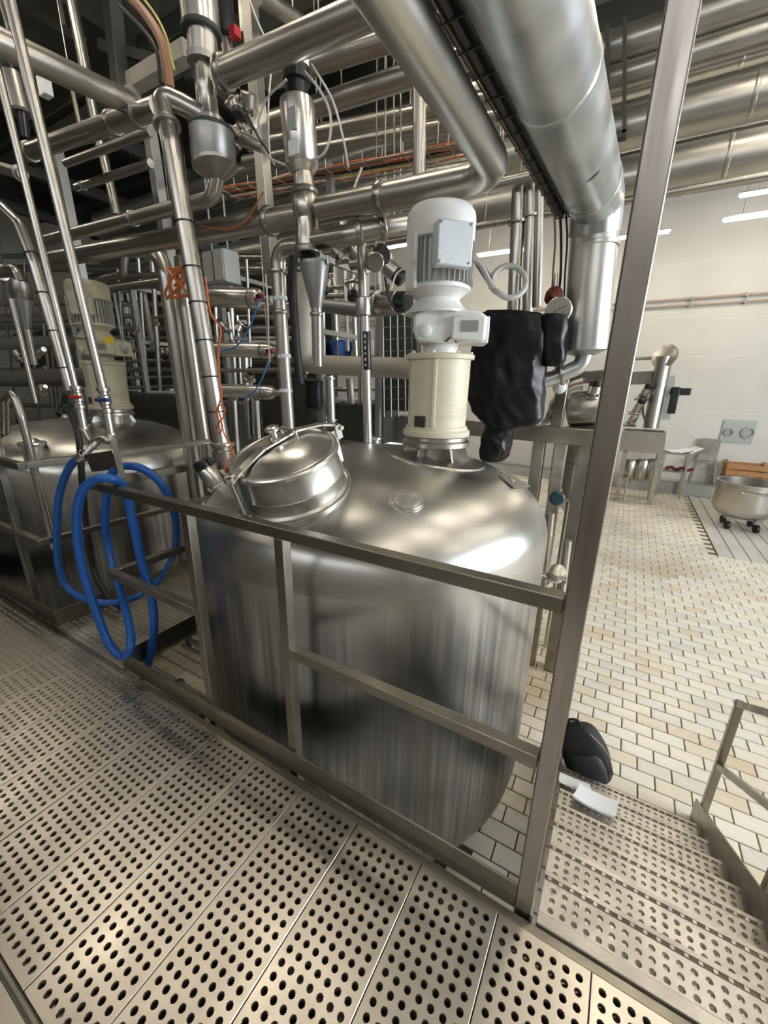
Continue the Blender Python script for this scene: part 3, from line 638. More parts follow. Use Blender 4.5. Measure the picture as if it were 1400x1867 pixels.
for k_, (tx, ty) in enumerate(((585, 470), (597, 474), (545, 470))): lz('stud', vc, 'steel_dull', (tx, ty-8), (tx+1, ty+8), 2.2, [(.010, 0), (.010, 1)], 8)
pipe('steel funnel and drip pipe below the central valve column', T(2.2, (577, 560), (579, 668)), .034, clamps=(.12,), name='drip_funnel', cat='funnel', n=20)
fo = bpy.data.objects['drip_funnel']; a = P(573, 478, 2.2); b = P(577, 562, 2.2)
MB().lathe([(.088, 0), (.090, .004), (.090, .02), (.036, (b-a).length), (.032, (b-a).length)], a, b-a, 32, cap=False).lathe([(.086, .004), (.086, .02), (.034, (b-a).length)], a, b-a, 32, cap=False).build('funnel_cone', 'steel_grey', fo)
bpx = pipe('bent pipe dropping from the valve column to the dome behind the manhole lid', T(2.2, (548, 448), (504, 452), (508, 520), (527, 790)), .043, flange=(.22,), clamps=(.40,), n=18, br=.10)
for (x, y) in ((511, 545), (518, 650), (521, 712)):
    c = P(x, y, 2.2); MB().lathe([(.0445, -.012), (.0455, -.012), (.0455, .012), (.0445, .012)], c, Vector((.09, 0, -1)), 20, cap=False).build('tape_band', 'paper', bpx)
pipe('curved pipe from the valve column going right behind the white motor', T(2.2, (570, 440), (640, 428))+[P(700, 415, 2.3), P(760, 405, 2.45), P(775, 430, 2.9)], .052, clamps=(.28, .40), n=16, br=.12)
# ---- tall thin sparge pipe standing on the dome
pipe('thin upright pipe with angled cut top standing on the dome beside the agitator', [P(658, 425, 2.55), P(663, 560, 2.55), P(671, 800, 2.55)], .030, clamps=(.36,), n=16)
pipe('slim lower stem of the upright pipe on the dome', [P(664, 560, 2.5), P(671, 806, 2.5)], .0325, n=16, m='steel_bright', name='pipe_sleeve')
sl = bpy.data.objects['pipe_sleeve']; d_ = (P(671, 806, 2.5)-P(664, 560, 2.5)).normalized()
MB().lathe([(.03, -.06), (.05, -.05), (.055, 0), (.05, .05), (.033, .06)], P(663, 560, 2.5), d_, 24).build('ferrule', 'steel', sl)
MB().lathe([(.0327, 0), (.0332, .002), (.0332, .24), (.0327, .242)], P(667, 605, 2.5), d_, 20, cap=False).build('marker_sleeve', 'black_plastic', sl)
# ---- valve W over the strainer at the upper left
wc = empty('valve_column', P(380, 300, 2.0)); tag(wc, 'upright valve with wide steel cylinder running out of the top left', 'valve')
lz('actuator_cylinder', wc, 'steel_bright', (357, -60), (368, 62), 2.0, [(.098, 0), (.098, .97), (.09, 1)])
lz('band', wc, 'dark_frame', (367, 52), (368, 64), 2.0, [(.098, 0), (.104, .2), (.104, .8), (.098, 1)])
lz('cylinder_neck', wc, 'steel', (368, 62), (371, 112), 2.0, [(.078, 0), (.078, 1)])
lz('clamp', wc, 'steel_dull', (371, 104), (372, 120), 2.0, [(.07, 0), (.088, .1), (.088, .9), (.06, 1)])
lz('valve_body', wc, 'steel', (372, 118), (384, 222), 2.0, [(.052, 0), (.05, .3), (.056, .42), (.048, .5), (.050, .8), (.058, .95), (.05, 1)])
lz('clamp', wc, 'steel_dull', (384, 216), (386, 236), 2.0, [(.05, 0), (.075, .1), (.078, .9), (.05, 1)])
sn = empty('strainer_pot', P(395, 325, 2.0)); tag(sn, 'squat steel strainer pot hanging under the upper left valve', 'strainer')
lz('pot_lid', sn, 'dark_frame', (386, 232), (386.5, 240), 2.0, [(.122, 0), (.128, .4), (.128, 1)])
lz('pot_body', sn, 'steel_grey', (386.5, 239), (391, 302), 2.0, [(.124, 0), (.124, .9), (.118, 1)])
lz('pot_cone', sn, 'steel_dull', (391, 300), (396, 330), 2.0, [(.128, 0), (.126, .2), (.04, 1)])
pipe('elbow pipe sweeping from the strainer pot down to the left run', T(2.0, (395, 322), (388, 362), (330, 376), (82, 440)), .042, clamps=(.42,), n=16, br=.13)
pipe('fat steel pipe rising right from the upper left valve out of the top', T(2.0, (402, 136), (700, 8), (860, -62)), .066, clamps=(.02,), n=18)
dpp = pipe('upright pipe with swan-neck top and black cable ties beside the manhole', [P(372, 212, 1.98), P(335, 192, 1.92), P(292, 172, 1.85), P(312, 262, 1.82), P(405, 812, 1.8)], .052, ties=(.40, .51, .60, .70, .80, .90), flange=(.17,), n=20, br=.10)
a = P(405, 806, 1.8); MB().lathe([(.052, 0), (.078, .004), (.080, .014), (.078, .024), (.055, .028), (.055, .05), (.075, .055), (.075, .16)], a, (0, 0, -1), 28).build('base_ferrule', 'steel', dpp)
MB().tube([a+Vector((-.075, -.02, -.014)), a+Vector((-.125, -.04, -.014))], .007, 8).build('clamp_handle', 'steel_bright', dpp)
# ---- bundle of two uprights behind it, with elbow heads
for i, (pts, r_, lab) in enumerate(((((240, 452), (288, 462), (303, 500), (345, 800)), .068, 'left one of two stout uprights with an elbow head behind the tied pipe'),
                                    (((330, 470), (338, 560), (372, 800)), .055, 'right one of two stout uprights, its base behind the second railing'))):
    pl_ = T(2.45, *pts); pl_[-1] = pl_[-1]+(pl_[-1]-pl_[-2]).normalized()*((pl_[-1].z-FLOOR)/abs((pl_[-1]-pl_[-2]).normalized().z)); pipe(lab, pl_, r_, n=16, br=.15)
# ---- left cluster
pipe('fat steel pipe slanting in from the left edge to the cross joint', [PX(-25, 66, -3.0), P(246, 192, 2.02)], .064, flange=(.97,), n=16)
pipe('steel pipe with dark clamps running left from the cross joint', T(2.0, (288, 196), (40, 282)), .058, clamps=(.12, .27, .92), n=16)
pipe('thin steel pipe below the clamped run at the upper left', T(2.5, (275, 240), (120, 298)), .034, n=12)
pipe('slender parallel pipe just above its twin at the upper left', T(2.6, (272, 228), (205, 254)), .020, n=10)
pipe('thin steel pipe with small black bracket at the upper left', T(2.6, (275, 298), (140, 342)), .034, clamps=(.9,), n=12)
pipe('cream-lit upright pipe running out of the top left', [P(127, -20, 2.9), P(182, 262, 2.9)], .048, n=14)
pipe('lower length of the cream-lit upright ending above the elbow run', [P(181, 250, 2.88), P(213, 392, 2.88)], .042, flange=(.14,), n=14)
pipe('thin upright behind the slanting fat pipe at the top left', [P(106, -10, 3.3), P(118, 48, 3.3)], .025, n=8)
pipe('short thin upright between the clamped runs', [P(133, 168, 3.1), P(146, 228, 3.1)], .024, n=8, hang=(0,))
pipe('cream-lit pipe stub in the top left corner', [P(2, -10, 1.7), P(24, 66, 1.7)], .024, n=10)
for pts, lab in ((((268, 205), (298, 378)), 'square grey steel column behind the swan-neck pipe'), (((102, 262), (135, 425)), 'square grey steel column behind the three thin uprights')):
    a, b = T(2.75, *pts); tag(MB().bar(a, b+Vector((0, 0, -.6)), .085, .085).build('support_column', 'steel_grey', bevel=.004), lab, 'column')
vz = empty('actuator', P(30, 215, 2.1)); tag(vz, 'steel actuator cylinder behind the thin uprights near the left edge', 'actuator')
lz('cylinder', vz, 'steel', (22, 135), (40, 208), 2.1, [(.06, 0), (.085, .03), (.085, .95), (.07, 1)]); lz('stem', vz, 'black_plastic', (40, 205), (46, 250), 2.1, [(.04, 0), (.035, 1)]); lz('cap', vz, 'black_plastic', (14, 100), (22, 137), 2.1, [(.05, 0), (.06, .2), (.06, 1)])
tag(MB().box(P(82, 158, 2.7), (.12, .08, .16)).build('junction_box', 'white_paint', bevel=.006), 'small white junction box under the slanting fat pipe', 'box')
# three thin service pipes that end in the ball valves
sa = pipe('thin service pipe ending at the blue-handled valve', [P(20, 0, 1.25)+Vector((-.02, 0, .1)), P(187, 708, 1.25)], .0235, n=14)
sc_ = pipe('thin service pipe ending at the red-handled valve', [P(-30, 20, 1.3), P(137, 704, 1.3)], .019, n=12)
sb = pipe('bent thin service pipe entering from the left edge, tied to its neighbour', [P(-25, 352, 1.34), P(34, 408, 1.34), P(62, 480, 1.34), P(128, 712, 1.34)], .031, ties=(.42, .58, .74, .90), n=14)
def ball_valve(p, d, m, label, r=.022):
    e = empty('ball_valve', p); tag(e, label, 'valve'); x, y, d = frame_of(d); right = Vector((.86, .5, 0))
    MB().lathe([(r, 0), (r*1.5, .004), (r*1.5, .022), (r*1.1, .026), (r*1.1, .04), (r*1.45, .046), (r*1.45, .09), (r*1.1, .096), (r*1.1, .11), (r*1.5, .115), (r*1.5, .135), (r, .14)], p, d, 10).build('valve_body', 'steel', e)
    MB().lathe([(.009, 0), (.009, .03)], p+d*.066, Vector((.5, -.86, 0)), 10).build('stem', 'steel_dull', e)
    MB().bar(p+d*.066+Vector((.5, -.86, 0))*.034-right*.03, p+d*.066+Vector((.5, -.86, 0))*.036+right*.045, .022, .020).build('handle', m, e, bevel=.005)
    MB().lathe([(r*1.05, 0), (r*1.05, .10), (r*1.3, .105), (r*1.3, .125), (r*.8, .13)], p+d*.14, d, 12).build('tail_piece', 'steel_bright', e)
    return p+d*.27
va = ball_valve(P(187, 706, 1.25), Vector((.02, -.02, -1)), 'navy_plastic', 'ball valve with dark blue handle at the foot of the thin pipe')
vr = ball_valve(P(138, 703, 1.3), Vector((.03, -.03, -1)), 'red_plastic', 'ball valve with red handle beside the black hose')
pipe('bent steel hose tail joining the two ball valves', [vr, P(166, 808, 1.22), P(185, 800, 1.2), P(205, 806, 1.2), va], .020, n=12, br=.04, m='steel_bright')
pipe('slanted hose nipple feeding the blue hose', [P(178, 806, 1.2), P(150, 832, 1.12)], .017, n=10, m='steel_bright', flange=(.3, .8), name='hose_nipple', cat='fitting')
# hose hanger on the rail corner
hb = empty('hose_hanger', P(222, 870, 1.09)); tag(hb, 'steel strap and plate hanger fixed on the railing corner', 'bracket')
MB().bar(P(206, 800, 1.12), P(224, 872, 1.09), .032, .005, Vector((.5, -.86, 0))).build('strap', 'steel_rail', hb)
MB().bar(P(162, 845, 1.14), P(212, 838, 1.12), .10, .006, Vector((.5, -.86, 0))).build('plate', 'steel_rail', hb)
# blue hose hung over the rail in three bights
H = lambda *q: [P(x, y, Y) for x, y, Y in q]
blue = H((150, 832, 1.12), (128, 850, 1.10), (109, 900, 1.08), (104, 970, 1.06), (108, 1035, 1.05), (126, 1074, 1.06), (165, 1095, 1.10), (215, 1098, 1.20), (255, 1085, 1.34), (292, 1056, 1.42), (318, 1005, 1.40), (320, 945, 1.34), (298, 888, 1.26), (262, 856, 1.20), (225, 850, 1.16), (205, 862, 1.13),
         (196, 900, 1.13), (192, 950, 1.12), (200, 1010, 1.10), (220, 1080, 1.05), (236, 1140, .99), (238, 1180, .94), (224, 1197, .915), (198, 1172, .90), (172, 1105, .895), (150, 1035, .89), (140, 965, .89), (146, 905, .90), (168, 878, .93), (200, 872, .97), (226, 890, 1.03), (243, 955, 1.05), (258, 1025, 1.06), (275, 1080, 1.06), (281, 1135, 1.06), (277, 1180, 1.07), (269, 1214, 1.07))
ho = tag(MB().tube(spline(blue, 5), .0215, 14).build('water_hose', 'blue_hose'), 'bright blue water hose looped over the railing corner', 'hose')
MB().lathe([(.027, -.03), (.029, -.028), (.029, .028), (.027, .03)], P(150, 832, 1.12), P(128, 850, 1.10)-P(150, 832, 1.12), 14, cap=False).build('hose_clip', 'steel_bright', ho)
bh = cable('ribbed black hose hanging behind the blue hose', H((122, 716, 1.42), (118, 738, 1.42), (132, 760, 1.42), (144, 800, 1.40), (150, 880, 1.36), (158, 960, 1.32), (172, 1040, 1.28), (200, 1090, 1.26), (250, 1122, 1.36), (330, 1132, 1.6)), .021, 'black_rubber', 'hose', 'black_hose', n=10)
ribs = MB(); pth = spline(H((144, 800, 1.40), (150, 880, 1.36), (158, 960, 1.32), (172, 1040, 1.28)), 14)
for q0, q1 in zip(pth, pth[1:]): ribs.lathe([(.0205, -.003), (.0235, -.001), (.0235, .003), (.0205, .005)], q0, q1-q0, 10, cap=False)
ro = ribs.build('rib_winding', 'black_rubber', bh); ro['kind'] = 'stuff'
pipe('hooped steel tube standing behind the left railing', T(1.25, (10, 790), (9, 728), (24, 715), (40, 762), (60, 845), (100, 1000)), .026, n=14, br=.05, m='steel')
# second tank: pipes and funnel valve
pipe('taped thin upright landing on the second tank', T(1.9, (20, 545), (66, 735)), .026, n=12)
fv = empty('drip_funnel', P(50, 600, 2.3)); tag(fv, 'dim steel funnel over the second tank at the left edge', 'funnel')
lz('funnel_cone', fv, 'steel_grey', (40, 545), (48, 600), 2.3, [(.10, 0), (.10, .05), (.045, 1)]); lz('drip_pipe', fv, 'steel_dull', (48, 598), (62, 665), 2.3, [(.04, 0), (.04, 1)]); lz('clamp', fv, 'steel_dull', (36, 510), (40, 548), 2.3, [(.08, 0), (.10, .3), (.10, .7), (.08, 1)])
pipe('dim bent pipe above the funnel at the left edge', T(2.3, (-20, 500), (30, 492), (38, 515)), .06, n=12, br=.09, flange=(.4,), m='steel_dull')
pipe('short pipe stub entering from the left edge above the bent service pipe', T(1.7, (-10, 302), (42, 318)), .036, n=12, flange=(.9,))

# ---- overhead pipes running left to right behind, in the top middle
for (x0, y0, x1, y1, Y, r_, lab) in (
    (575, 116, 740, 62, 3.1, .070, 'bright overhead pipe just behind the fat rising pipe'), (560, 200, 765, 132, 3.3, .074, 'overhead pipe passing behind the steel actuator cylinder'),
    (480, 260, 905, 178, 3.7, .060, 'third overhead pipe down behind the valve column'), (470, 290, 905, 212, 4.0, .058, 'fourth overhead pipe down behind the valve column'), (800, 358, 985, 318, 3.4, .040, 'thin overhead pipe passing behind the lagged drop')):
    a, b = P(x0, y0, Y), P(x1, y1, Y); d = (b-a).normalized()
    pipe(lab, [a-d*(.5 if x0 > 540 else .2), b+d*(.9 if x1 < 900 else .1)], r_, n=14, hang=(.35, .7))
pipe('dim pipe slanting down behind the top middle', [P(470, -10, 2.6), P(556, 48, 3.1)], .05, m='steel_dull', n=12)
cu = pipe('bright upright pipe between the valve column and the overhead elbow', [P(764, 120, 3.0), P(765, 372, 3.0)], .046, n=14)
tag(MB().bar(P(452, -30, 2.75), P(497, 520, 2.75), .085, .085, Y1).build('support_column', 'steel', bevel=.004), 'square steel column left of the valve column', 'column')
for (x, y0, y1, lab) in ((600, 300, 370, 'short square hanger between cable tray and long pipe'), (442, -20, 60, 'dim square hanger at the top left of the valve column')):
    tag(MB().bar(Vector((P(x, y0, 3.2).x, 3.2, CEIL-.005)) if y0 < 0 else P(x, y0, 3.2), P(x+4, y1, 3.2), .05, .05).build('hanger_bar', 'steel_grey'), lab, 'bracket')
for (x, y0, y1, Y, lab) in ((702, 105, 390, 3.6, 'leftmost'), (718, 120, 400, 3.6, 'second'), (730, 95, 420, 3.5, 'rightmost')):
    tag(MB().tube([Vector((P(x, y0, Y).x, Y, CEIL-.004)), P(x, y0, Y), P(x+1, y1, Y)], .006, 6).build('threaded_rod', 'steel_bright'), lab+' of three thin threaded rods left of the bright upright pipe', 'rod')
# ---- cable tray with orange cables behind, running left-right
ctr = empty('cable_tray', P(620, 310, 3.1)); tag(ctr, 'wire cable tray full of orange cables running behind the valve column', 'cable tray')
a, b = P(392, 348, 3.1), P(885, 252, 3.1)
for s in (0, .12, .24):
    MB().tube([a+Y1*s, b+Y1*s], .006, 6).build('tray_wire', 'steel_dull', ctr)
for i in range(15):
    q = a.lerp(b, (i+.5)/15); MB().tube([q+Vector((0, 0, .07)), q, q+Y1*.24, q+Vector((0, .24, .07))], .004, 5).build('cross_wire', 'steel_dull', ctr)
for i, (m_, r_) in enumerate((('orange_cable', .010), ('brown_cable', .014), ('orange_cable', .008), ('black_rubber', .012), ('brown_cable', .009), ('yellow_cable', .006), ('white_cable', .006), ('orange_cable', .007))):
    pts = [a.lerp(b, t)+Vector((0, .02+i*.027, .014+.02*noise.noise(Vector((t*6, i*3.1, 0))))) for t in [k/12 for k in range(13)]]
    MB().tube(spline(pts, 3), r_, 6).build('tray_cable', m_, ctr)
# ---- cable basket beside the duct
cb = empty('cable_basket', P(1040, 400, 3.15)); tag(cb, 'black wire basket with thick black cables under the grey duct', 'cable tray')
e1 = P(1038, 395, 3.1); e0 = PZ(838, 0, e1.z); dd = (e0-e1).normalized(); sd = dd.cross(Z1).normalized()
if sd.x < 0: sd = -sd
L_ = (e0-e1).length+1.0
for s, h in ((-.07, .0), (0, 0), (.07, 0), (-.08, .06), (.08, .06)): MB().tube([e1+sd*s+Z1*h, e1+dd*L_+sd*s+Z1*h], .004, 5).build('basket_wire', 'dark_frame', cb)
for i in range(26):
    q = e1+dd*(i*.13); MB().tube([q-sd*.08+Z1*.06, q-sd*.08, q+sd*.08, q+sd*.08+Z1*.06], .0035, 5).build('cross_wire', 'dark_frame', cb)
for i, (s, r_, m_) in enumerate(((-.05, .022, 'black_rubber'), (-.01, .022, 'black_rubber'), (.03, .02, 'black_rubber'), (.06, .010, 'brown_cable'), (-.07, .008, 'orange_cable'))):
    MB().tube([e1+sd*s+Z1*(.02+.012*(i % 2)), e1+dd*L_+sd*s+Z1*(.022)], r_, 8).build('basket_cable', m_, cb)
q0 = e1+sd*.13; tag(MB().bar(q0, q0+dd*L_, .035, .09).build('trunking', 'cream_lag'), 'pale cable trunking between wire basket and grey duct', 'trunking')
for i in range(5):
    x = 1000+i*11; cable('dark cable hanging from the wire basket end, %s' % ('first from the left', 'second from the left', 'third from the left', 'fourth from the left', 'rightmost of five')[i],
        [P(x+10, 385+i*3, 3.1), P(x+12, 440, 3.12), P(x+8+3*(i % 2), 500, 3.14), P(x+6, 545+8*(i % 3), 3.15)], .006+.002*(i % 2), ('brown_cable', 'black_rubber', 'black_rubber', 'grey_conduit', 'black_rubber')[i])
# ---- cables
cable('thick brown hose curving down at the top left above the swan neck', T(2.1, (222, -20), (262, 22), (292, 70), (304, 120), (310, 160)), .028, 'brown_cable', 'hose', 'cable_hose')
cable('yellow-green cable beside the thick brown hose', T(2.05, (252, -15), (285, 30), (304, 70), (312, 105), (318, 128)), .007, 'yellow_cable')
cable('black cable beside the thick brown hose', T(2.15, (218, 10), (262, 55), (286, 95), (292, 150)), .012, 'black_rubber')
cable('white air line looping left from the black control head', T(2.1, (522, 145), (490, 175), (474, 210), (472, 240), (490, 285), (518, 300)), .006, 'white_cable')
cable('white air line looping right from the black control head', T(2.1, (556, 132), (580, 160), (600, 200), (602, 245), (590, 280), (564, 294)), .007, 'white_cable')
cable('straight white air line slanting right from the head cap', T(2.1, (568, 118), (605, 180), (625, 250), (635, 305)), .006, 'white_cable')
cable('thin white line dropping beside the fat rising pipe', T(2.2, (455, 0), (470, 40), (484, 70)), .005, 'white_cable')
cable('thin white line left of the actuator cylinder', T(2.3, (494, 130), (489, 200), (492, 280), (500, 300)), .005, 'white_cable')
cable('thin black line slanting past the strainer pot', T(1.95, (440, 180), (460, 230), (490, 280)), .005, 'black_rubber')
cable('pair of white lines dropping from the cable tray', T(3.05, (660, 305), (650, 330), (640, 360)), .009, 'white_cable')
cable('thin orange cable sagging over the long pipe', T(2.12, (480, 350), (460, 385), (442, 408), (415, 418), (385, 416), (365, 412)), .0045, 'orange_cable')
cable('orange cable tied along the swan-neck upright', T(1.76, (374, 505), (384, 570), (402, 600), (398, 640), (400, 690), (404, 720), (398, 742), (402, 760), (408, 790), (422, 815), (426, 850)), .0055, 'orange_cable')
cable('orange cable bow at the foot of the swan-neck upright', T(1.75, (400, 738), (410, 745), (406, 762), (398, 772), (392, 785), (400, 790), (406, 776), (398, 765), (394, 750), (400, 738)), .0045, 'orange_cable')
oc2 = T(2.35, (330, 515))[0]
cable('tangle of orange cable on the stout uprights', [oc2+Vector((.16*math.sin(i*1.9+.4), -.02+.03*math.cos(i*1.3), .12*math.cos(i*1.37))) for i in range(16)], .010, 'orange_cable')
cable('blue air tube hanging between the horizontal actuators, upper', T(2.6, (472, 545), (462, 580), (445, 615), (425, 635), (400, 640)), .007, 'blue_tube')
cable('blue air tube hanging between the horizontal actuators, lower', T(2.6, (490, 655), (478, 690), (462, 715), (445, 725)), .007, 'blue_tube')
cable('pale tube running down beside the bent dropping pipe', T(2.4, (484, 500), (488, 560), (490, 630), (492, 660)), .006, 'white_cable')
for (x, y, lab) in ((472, 540, 'upper red fitting on the blue air tube'), (490, 640, 'lower red fitting on the blue air tube')):
    e = empty('tube_fitting', P(x, y, 2.55)); tag(e, lab, 'fitting'); c = P(x, y, 2.55)
    MB().box(c, (.045, .03, .03)).build('body', 'black_plastic', e, bevel=.004); MB().lathe([(.014, 0), (.016, .02), (.010, .025)], c+X1*.022, X1, 10).build('red_cap', 'red_plastic', e); MB().lathe([(.014, 0), (.016, .02), (.010, .025)], c-X1*.022-Z1*.02, -X1, 10).build('red_cap', 'red_plastic', e)
cable('thick black cable bundle between the bent pipe and the funnel', T(2.8, (538, 440), (533, 500), (535, 560), (541, 640), (548, 700)), .036, 'black_rubber', 'cable', 'cable_bundle', n=12)
bb = MB(); c0, c1 = P(571, 690, 3.0), P(573, 752, 3.0)
bb.lathe([(.03, 0), (.085, .02), (.08, .10), (.088, .2), (.075, .26), (.03, .285)], c0, c1-c0, 16)
bb.v = [v+Vector((.012*noise.noise(v*9), .012*noise.noise(v*9+Vector((4, 0, 0))), 0)) for v in bb.v]
tag(bb.build('wrapped_valve', 'black_bag'), 'small black wrapped valve head behind the manhole lid', 'bag')
# ---- horizontal actuators on the left of the valve column
for (x0, x1, y, r_, lab) in ((372, 478, 541, .088, 'top one of three horizontal steel cylinders left of the valve column'), (384, 500, 636, .070, 'middle one of three horizontal steel cylinders left of the valve column'), (390, 500, 712, .066, 'bottom one of three horizontal steel cylinders left of the valve column')):
    a, b = P(x0, y, 3.0), P(x1, y+4, 3.0); d = (b-a).normalized(); e = empty('pneumatic_cylinder', a.lerp(b, .5)); tag(e, lab, 'actuator'); L = (b-a).length
    MB().lathe([(r_*.6, 0), (r_, .01), (r_, L*.94), (r_*.8, L*.97), (r_*.5, L)], a, d, 28).build('cylinder', 'steel_bright', e)
    MB().lathe([(r_*1.03, 0), (r_*1.06, .004), (r_*1.06, .02), (r_*1.03, .024)], a+d*L*.84, d, 28, cap=False).build('end_band', 'steel_dull', e)
    MB().bar(a+d*L*.15+Vector((0, -.3*r_, r_*.96)), a+d*L*.75+Vector((0, -.3*r_, r_*.96)), .03, .003).build('label_strip', 'paper', e)
    MB().tube([b, b+d*.12], .03, 12).build('piston_rod', 'steel', e)
bx = empty('control_cabinet', P(405, 520, 4.2)); tag(bx, 'pale grey control cabinet behind the swan-neck upright', 'cabinet'); c = P(404, 490, 4.2)
MB().box(c, (.42, .25, .38)).build('cabinet_body', 'plate_grey', bx, bevel=.01); MB().box(c+Vector((0, -.13, 0)), (.38, .012, .34)).build('cabinet_door', 'plate_grey', bx, bevel=.004); MB().box(c+Vector((.02, -.142, 0)), (.03, .012, .36)).build('door_bar', 'steel', bx)
for sx in (-.15, .15): MB().tube([c+Vector((sx, 0, .19)), Vector((c.x+sx, c.y, CEIL-.004))], .012, 6).build('hanger_rod', 'steel_grey', bx)
# ================================================================ middle distance behind the tank
pipe('fat cream-lagged pipe running behind the funnel to the agitator', [P(553, 500, 3.35), P(556, 664, 3.35), P(800, 674, 3.35)], .088, m='cream_lag', n=20, br=.12, clamps=(), hang=(0, .75))
pipe('grey pipe passing behind the funnel cone', T(2.9, (582, 556), (660, 566), (735, 560)), .052, m='steel_grey', n=14, br=.2)
pipe('long dull pipe below the fat lagged pipe', T(3.6, (400, 676), (640, 672), (780, 668)), .022, m='steel_dull', n=8, hang=(.3, .8))
pipe('thin stub pipe standing behind the manhole lid', T(2.95, (601, 685), (604, 770)), .038, flange=(.06, .95), n=12)
def valve(label, p, d, r, L, head=True, cab=True):
    e = empty('process_valve', p); d = Vector(d).normalized(); tag(e, label, 'valve')
    MB().lathe([(r*.7, -L*.3), (r*.75, -.02), (r*1.1, -.015), (r*1.1, .0), (r*.6, .01), (r*.6, L*.2), (r, L*.22), (r, L*.8), (r*.9, L*.83)], p, d, 22).build('valve_body', 'steel', e)
    MB().tube([p-d*L*.28-X1*r*1.6, p-d*L*.28+X1*r*1.6], r*.55, 12).build('port_tube', 'steel', e)
    if head: MB().lathe([(r*.85, L*.82), (r*1.0, L*.86), (r*1.0, L*1.25), (r*.8, L*1.32), (0, L*1.32)], p, d, 20).build('control_head', 'black_plastic', e)
    return e
valve('valve with silver round face right of the thin upright pipe', P(668, 478, 2.7), (.9, -.25, .1), .06, .14)
valve('tilted valve with black head under the curved pipe', P(640, 450, 2.9), (.5, .3, -.6), .065, .16)
valve('valve with black head left of the white motor', P(690, 550, 2.8), (.95, -.1, -.1), .068, .20)
valve('small valve above the grey pipe left of the motor', P(700, 480, 3.1), (.6, .2, -.5), .06, .15)
dl = empty('dial_face', P(684, 478, 2.55)); tag(dl, 'round glass-faced indicator right of the thin upright pipe', 'gauge')
MB().lathe([(.055, -.03), (.058, 0), (.052, .006)], P(684, 478, 2.55), (.45, -.86, -.1), 24).build('bezel', 'steel_dull', dl); MB().lathe([(.05, .0), (.05, .004), (0, .004)], P(684, 478, 2.55), (.45, -.86, -.1), 24).build('face', 'plate_grey', dl)
cable('black cable hanging from the valve left of the motor', T(2.6, (702, 505), (708, 540), (722, 565), (738, 560)), .008, 'black_rubber')
cable('cream cable arching to the motor from the valve', T(2.6, (714, 525), (722, 500), (738, 488), (748, 486)), .006, 'white_cable')
# mesh guard
mg = empty('mesh_guard', P(735, 740, 4.4)); tag(mg, 'dark wire mesh guard behind the agitator', 'guard')
for i in range(6): MB().tube([P(698+i*13, 560, 4.4), P(700+i*13, 760, 4.4)], .008, 5).build('upright_wire', 'mesh_wire', mg)
for i in range(9): MB().tube([P(696, 575+i*22, 4.4), P(768, 572+i*22, 4.4)], .005, 5).build('cross_wire', 'mesh_wire', mg)
for x in (690, 768): MB().bar(P(x, 520, 4.4), Vector((P(x+2, 800, 4.4).x, 4.4, FLOOR)), .06, .06).build('frame_post', 'steel_grey', mg)
bk = P(735, 660, 4.75); tag(MB().box(bk, (.62, .30, 1.15)).build('machine_cabinet', 'dark_frame', bevel=.02), 'black machine cabinet behind the wire mesh guard', 'cabinet')
# blue bin on a far shelf
sh = empty('storage_rack', P(620, 700, 8.5)); tag(sh, 'far storage rack seen under the grey pipe', 'rack')
a, b = P(560, 652, 8.5), P(690, 652, 8.5)
MB().span((a.x, 8.3, a.z-.06), (b.x+.4, 9.0, a.z)).build('shelf', 'steel_grey', sh)
for x in (a.x+.05, (a.x+b.x)/2, b.x+.35): MB().span((x-.03, 8.3, FLOOR), (x+.03, 8.36, a.z+1.4)).build('upright', 'steel_grey', sh)
MB().span((a.x, 8.3, a.z-1.2), (b.x+.4, 9.0, a.z-1.14)).build('shelf', 'steel_grey', sh)
c = P(612, 636, 8.5); bn = tag(MB().lathe([(.30, 0), (.38, .30), (.40, .30), (.40, .34)], (c.x, 8.7, a.z), n=4).build('storage_bin', 'blue_plastic', bevel=.02), 'blue plastic bin on the far rack', 'bin')
MB().span((c.x-.30, 8.42, a.z+.34), (c.x+.30, 8.98, a.z+.37)).build('bin_lid', 'blue_plastic', bn, bevel=.01)
tag(MB().span((c.x-.85, 8.45, a.z), (c.x-.47, 8.9, a.z+.38)).build('storage_box', 'black_plastic', bevel=.02), 'black box left of the blue bin on the far rack', 'box')
tag(MB().span((c.x+.5, 8.45, a.z), (c.x+1.0, 8.9, a.z+.36)).build('storage_box', 'cream_far', bevel=.02), 'brown box right of the blue bin on the far rack', 'box')
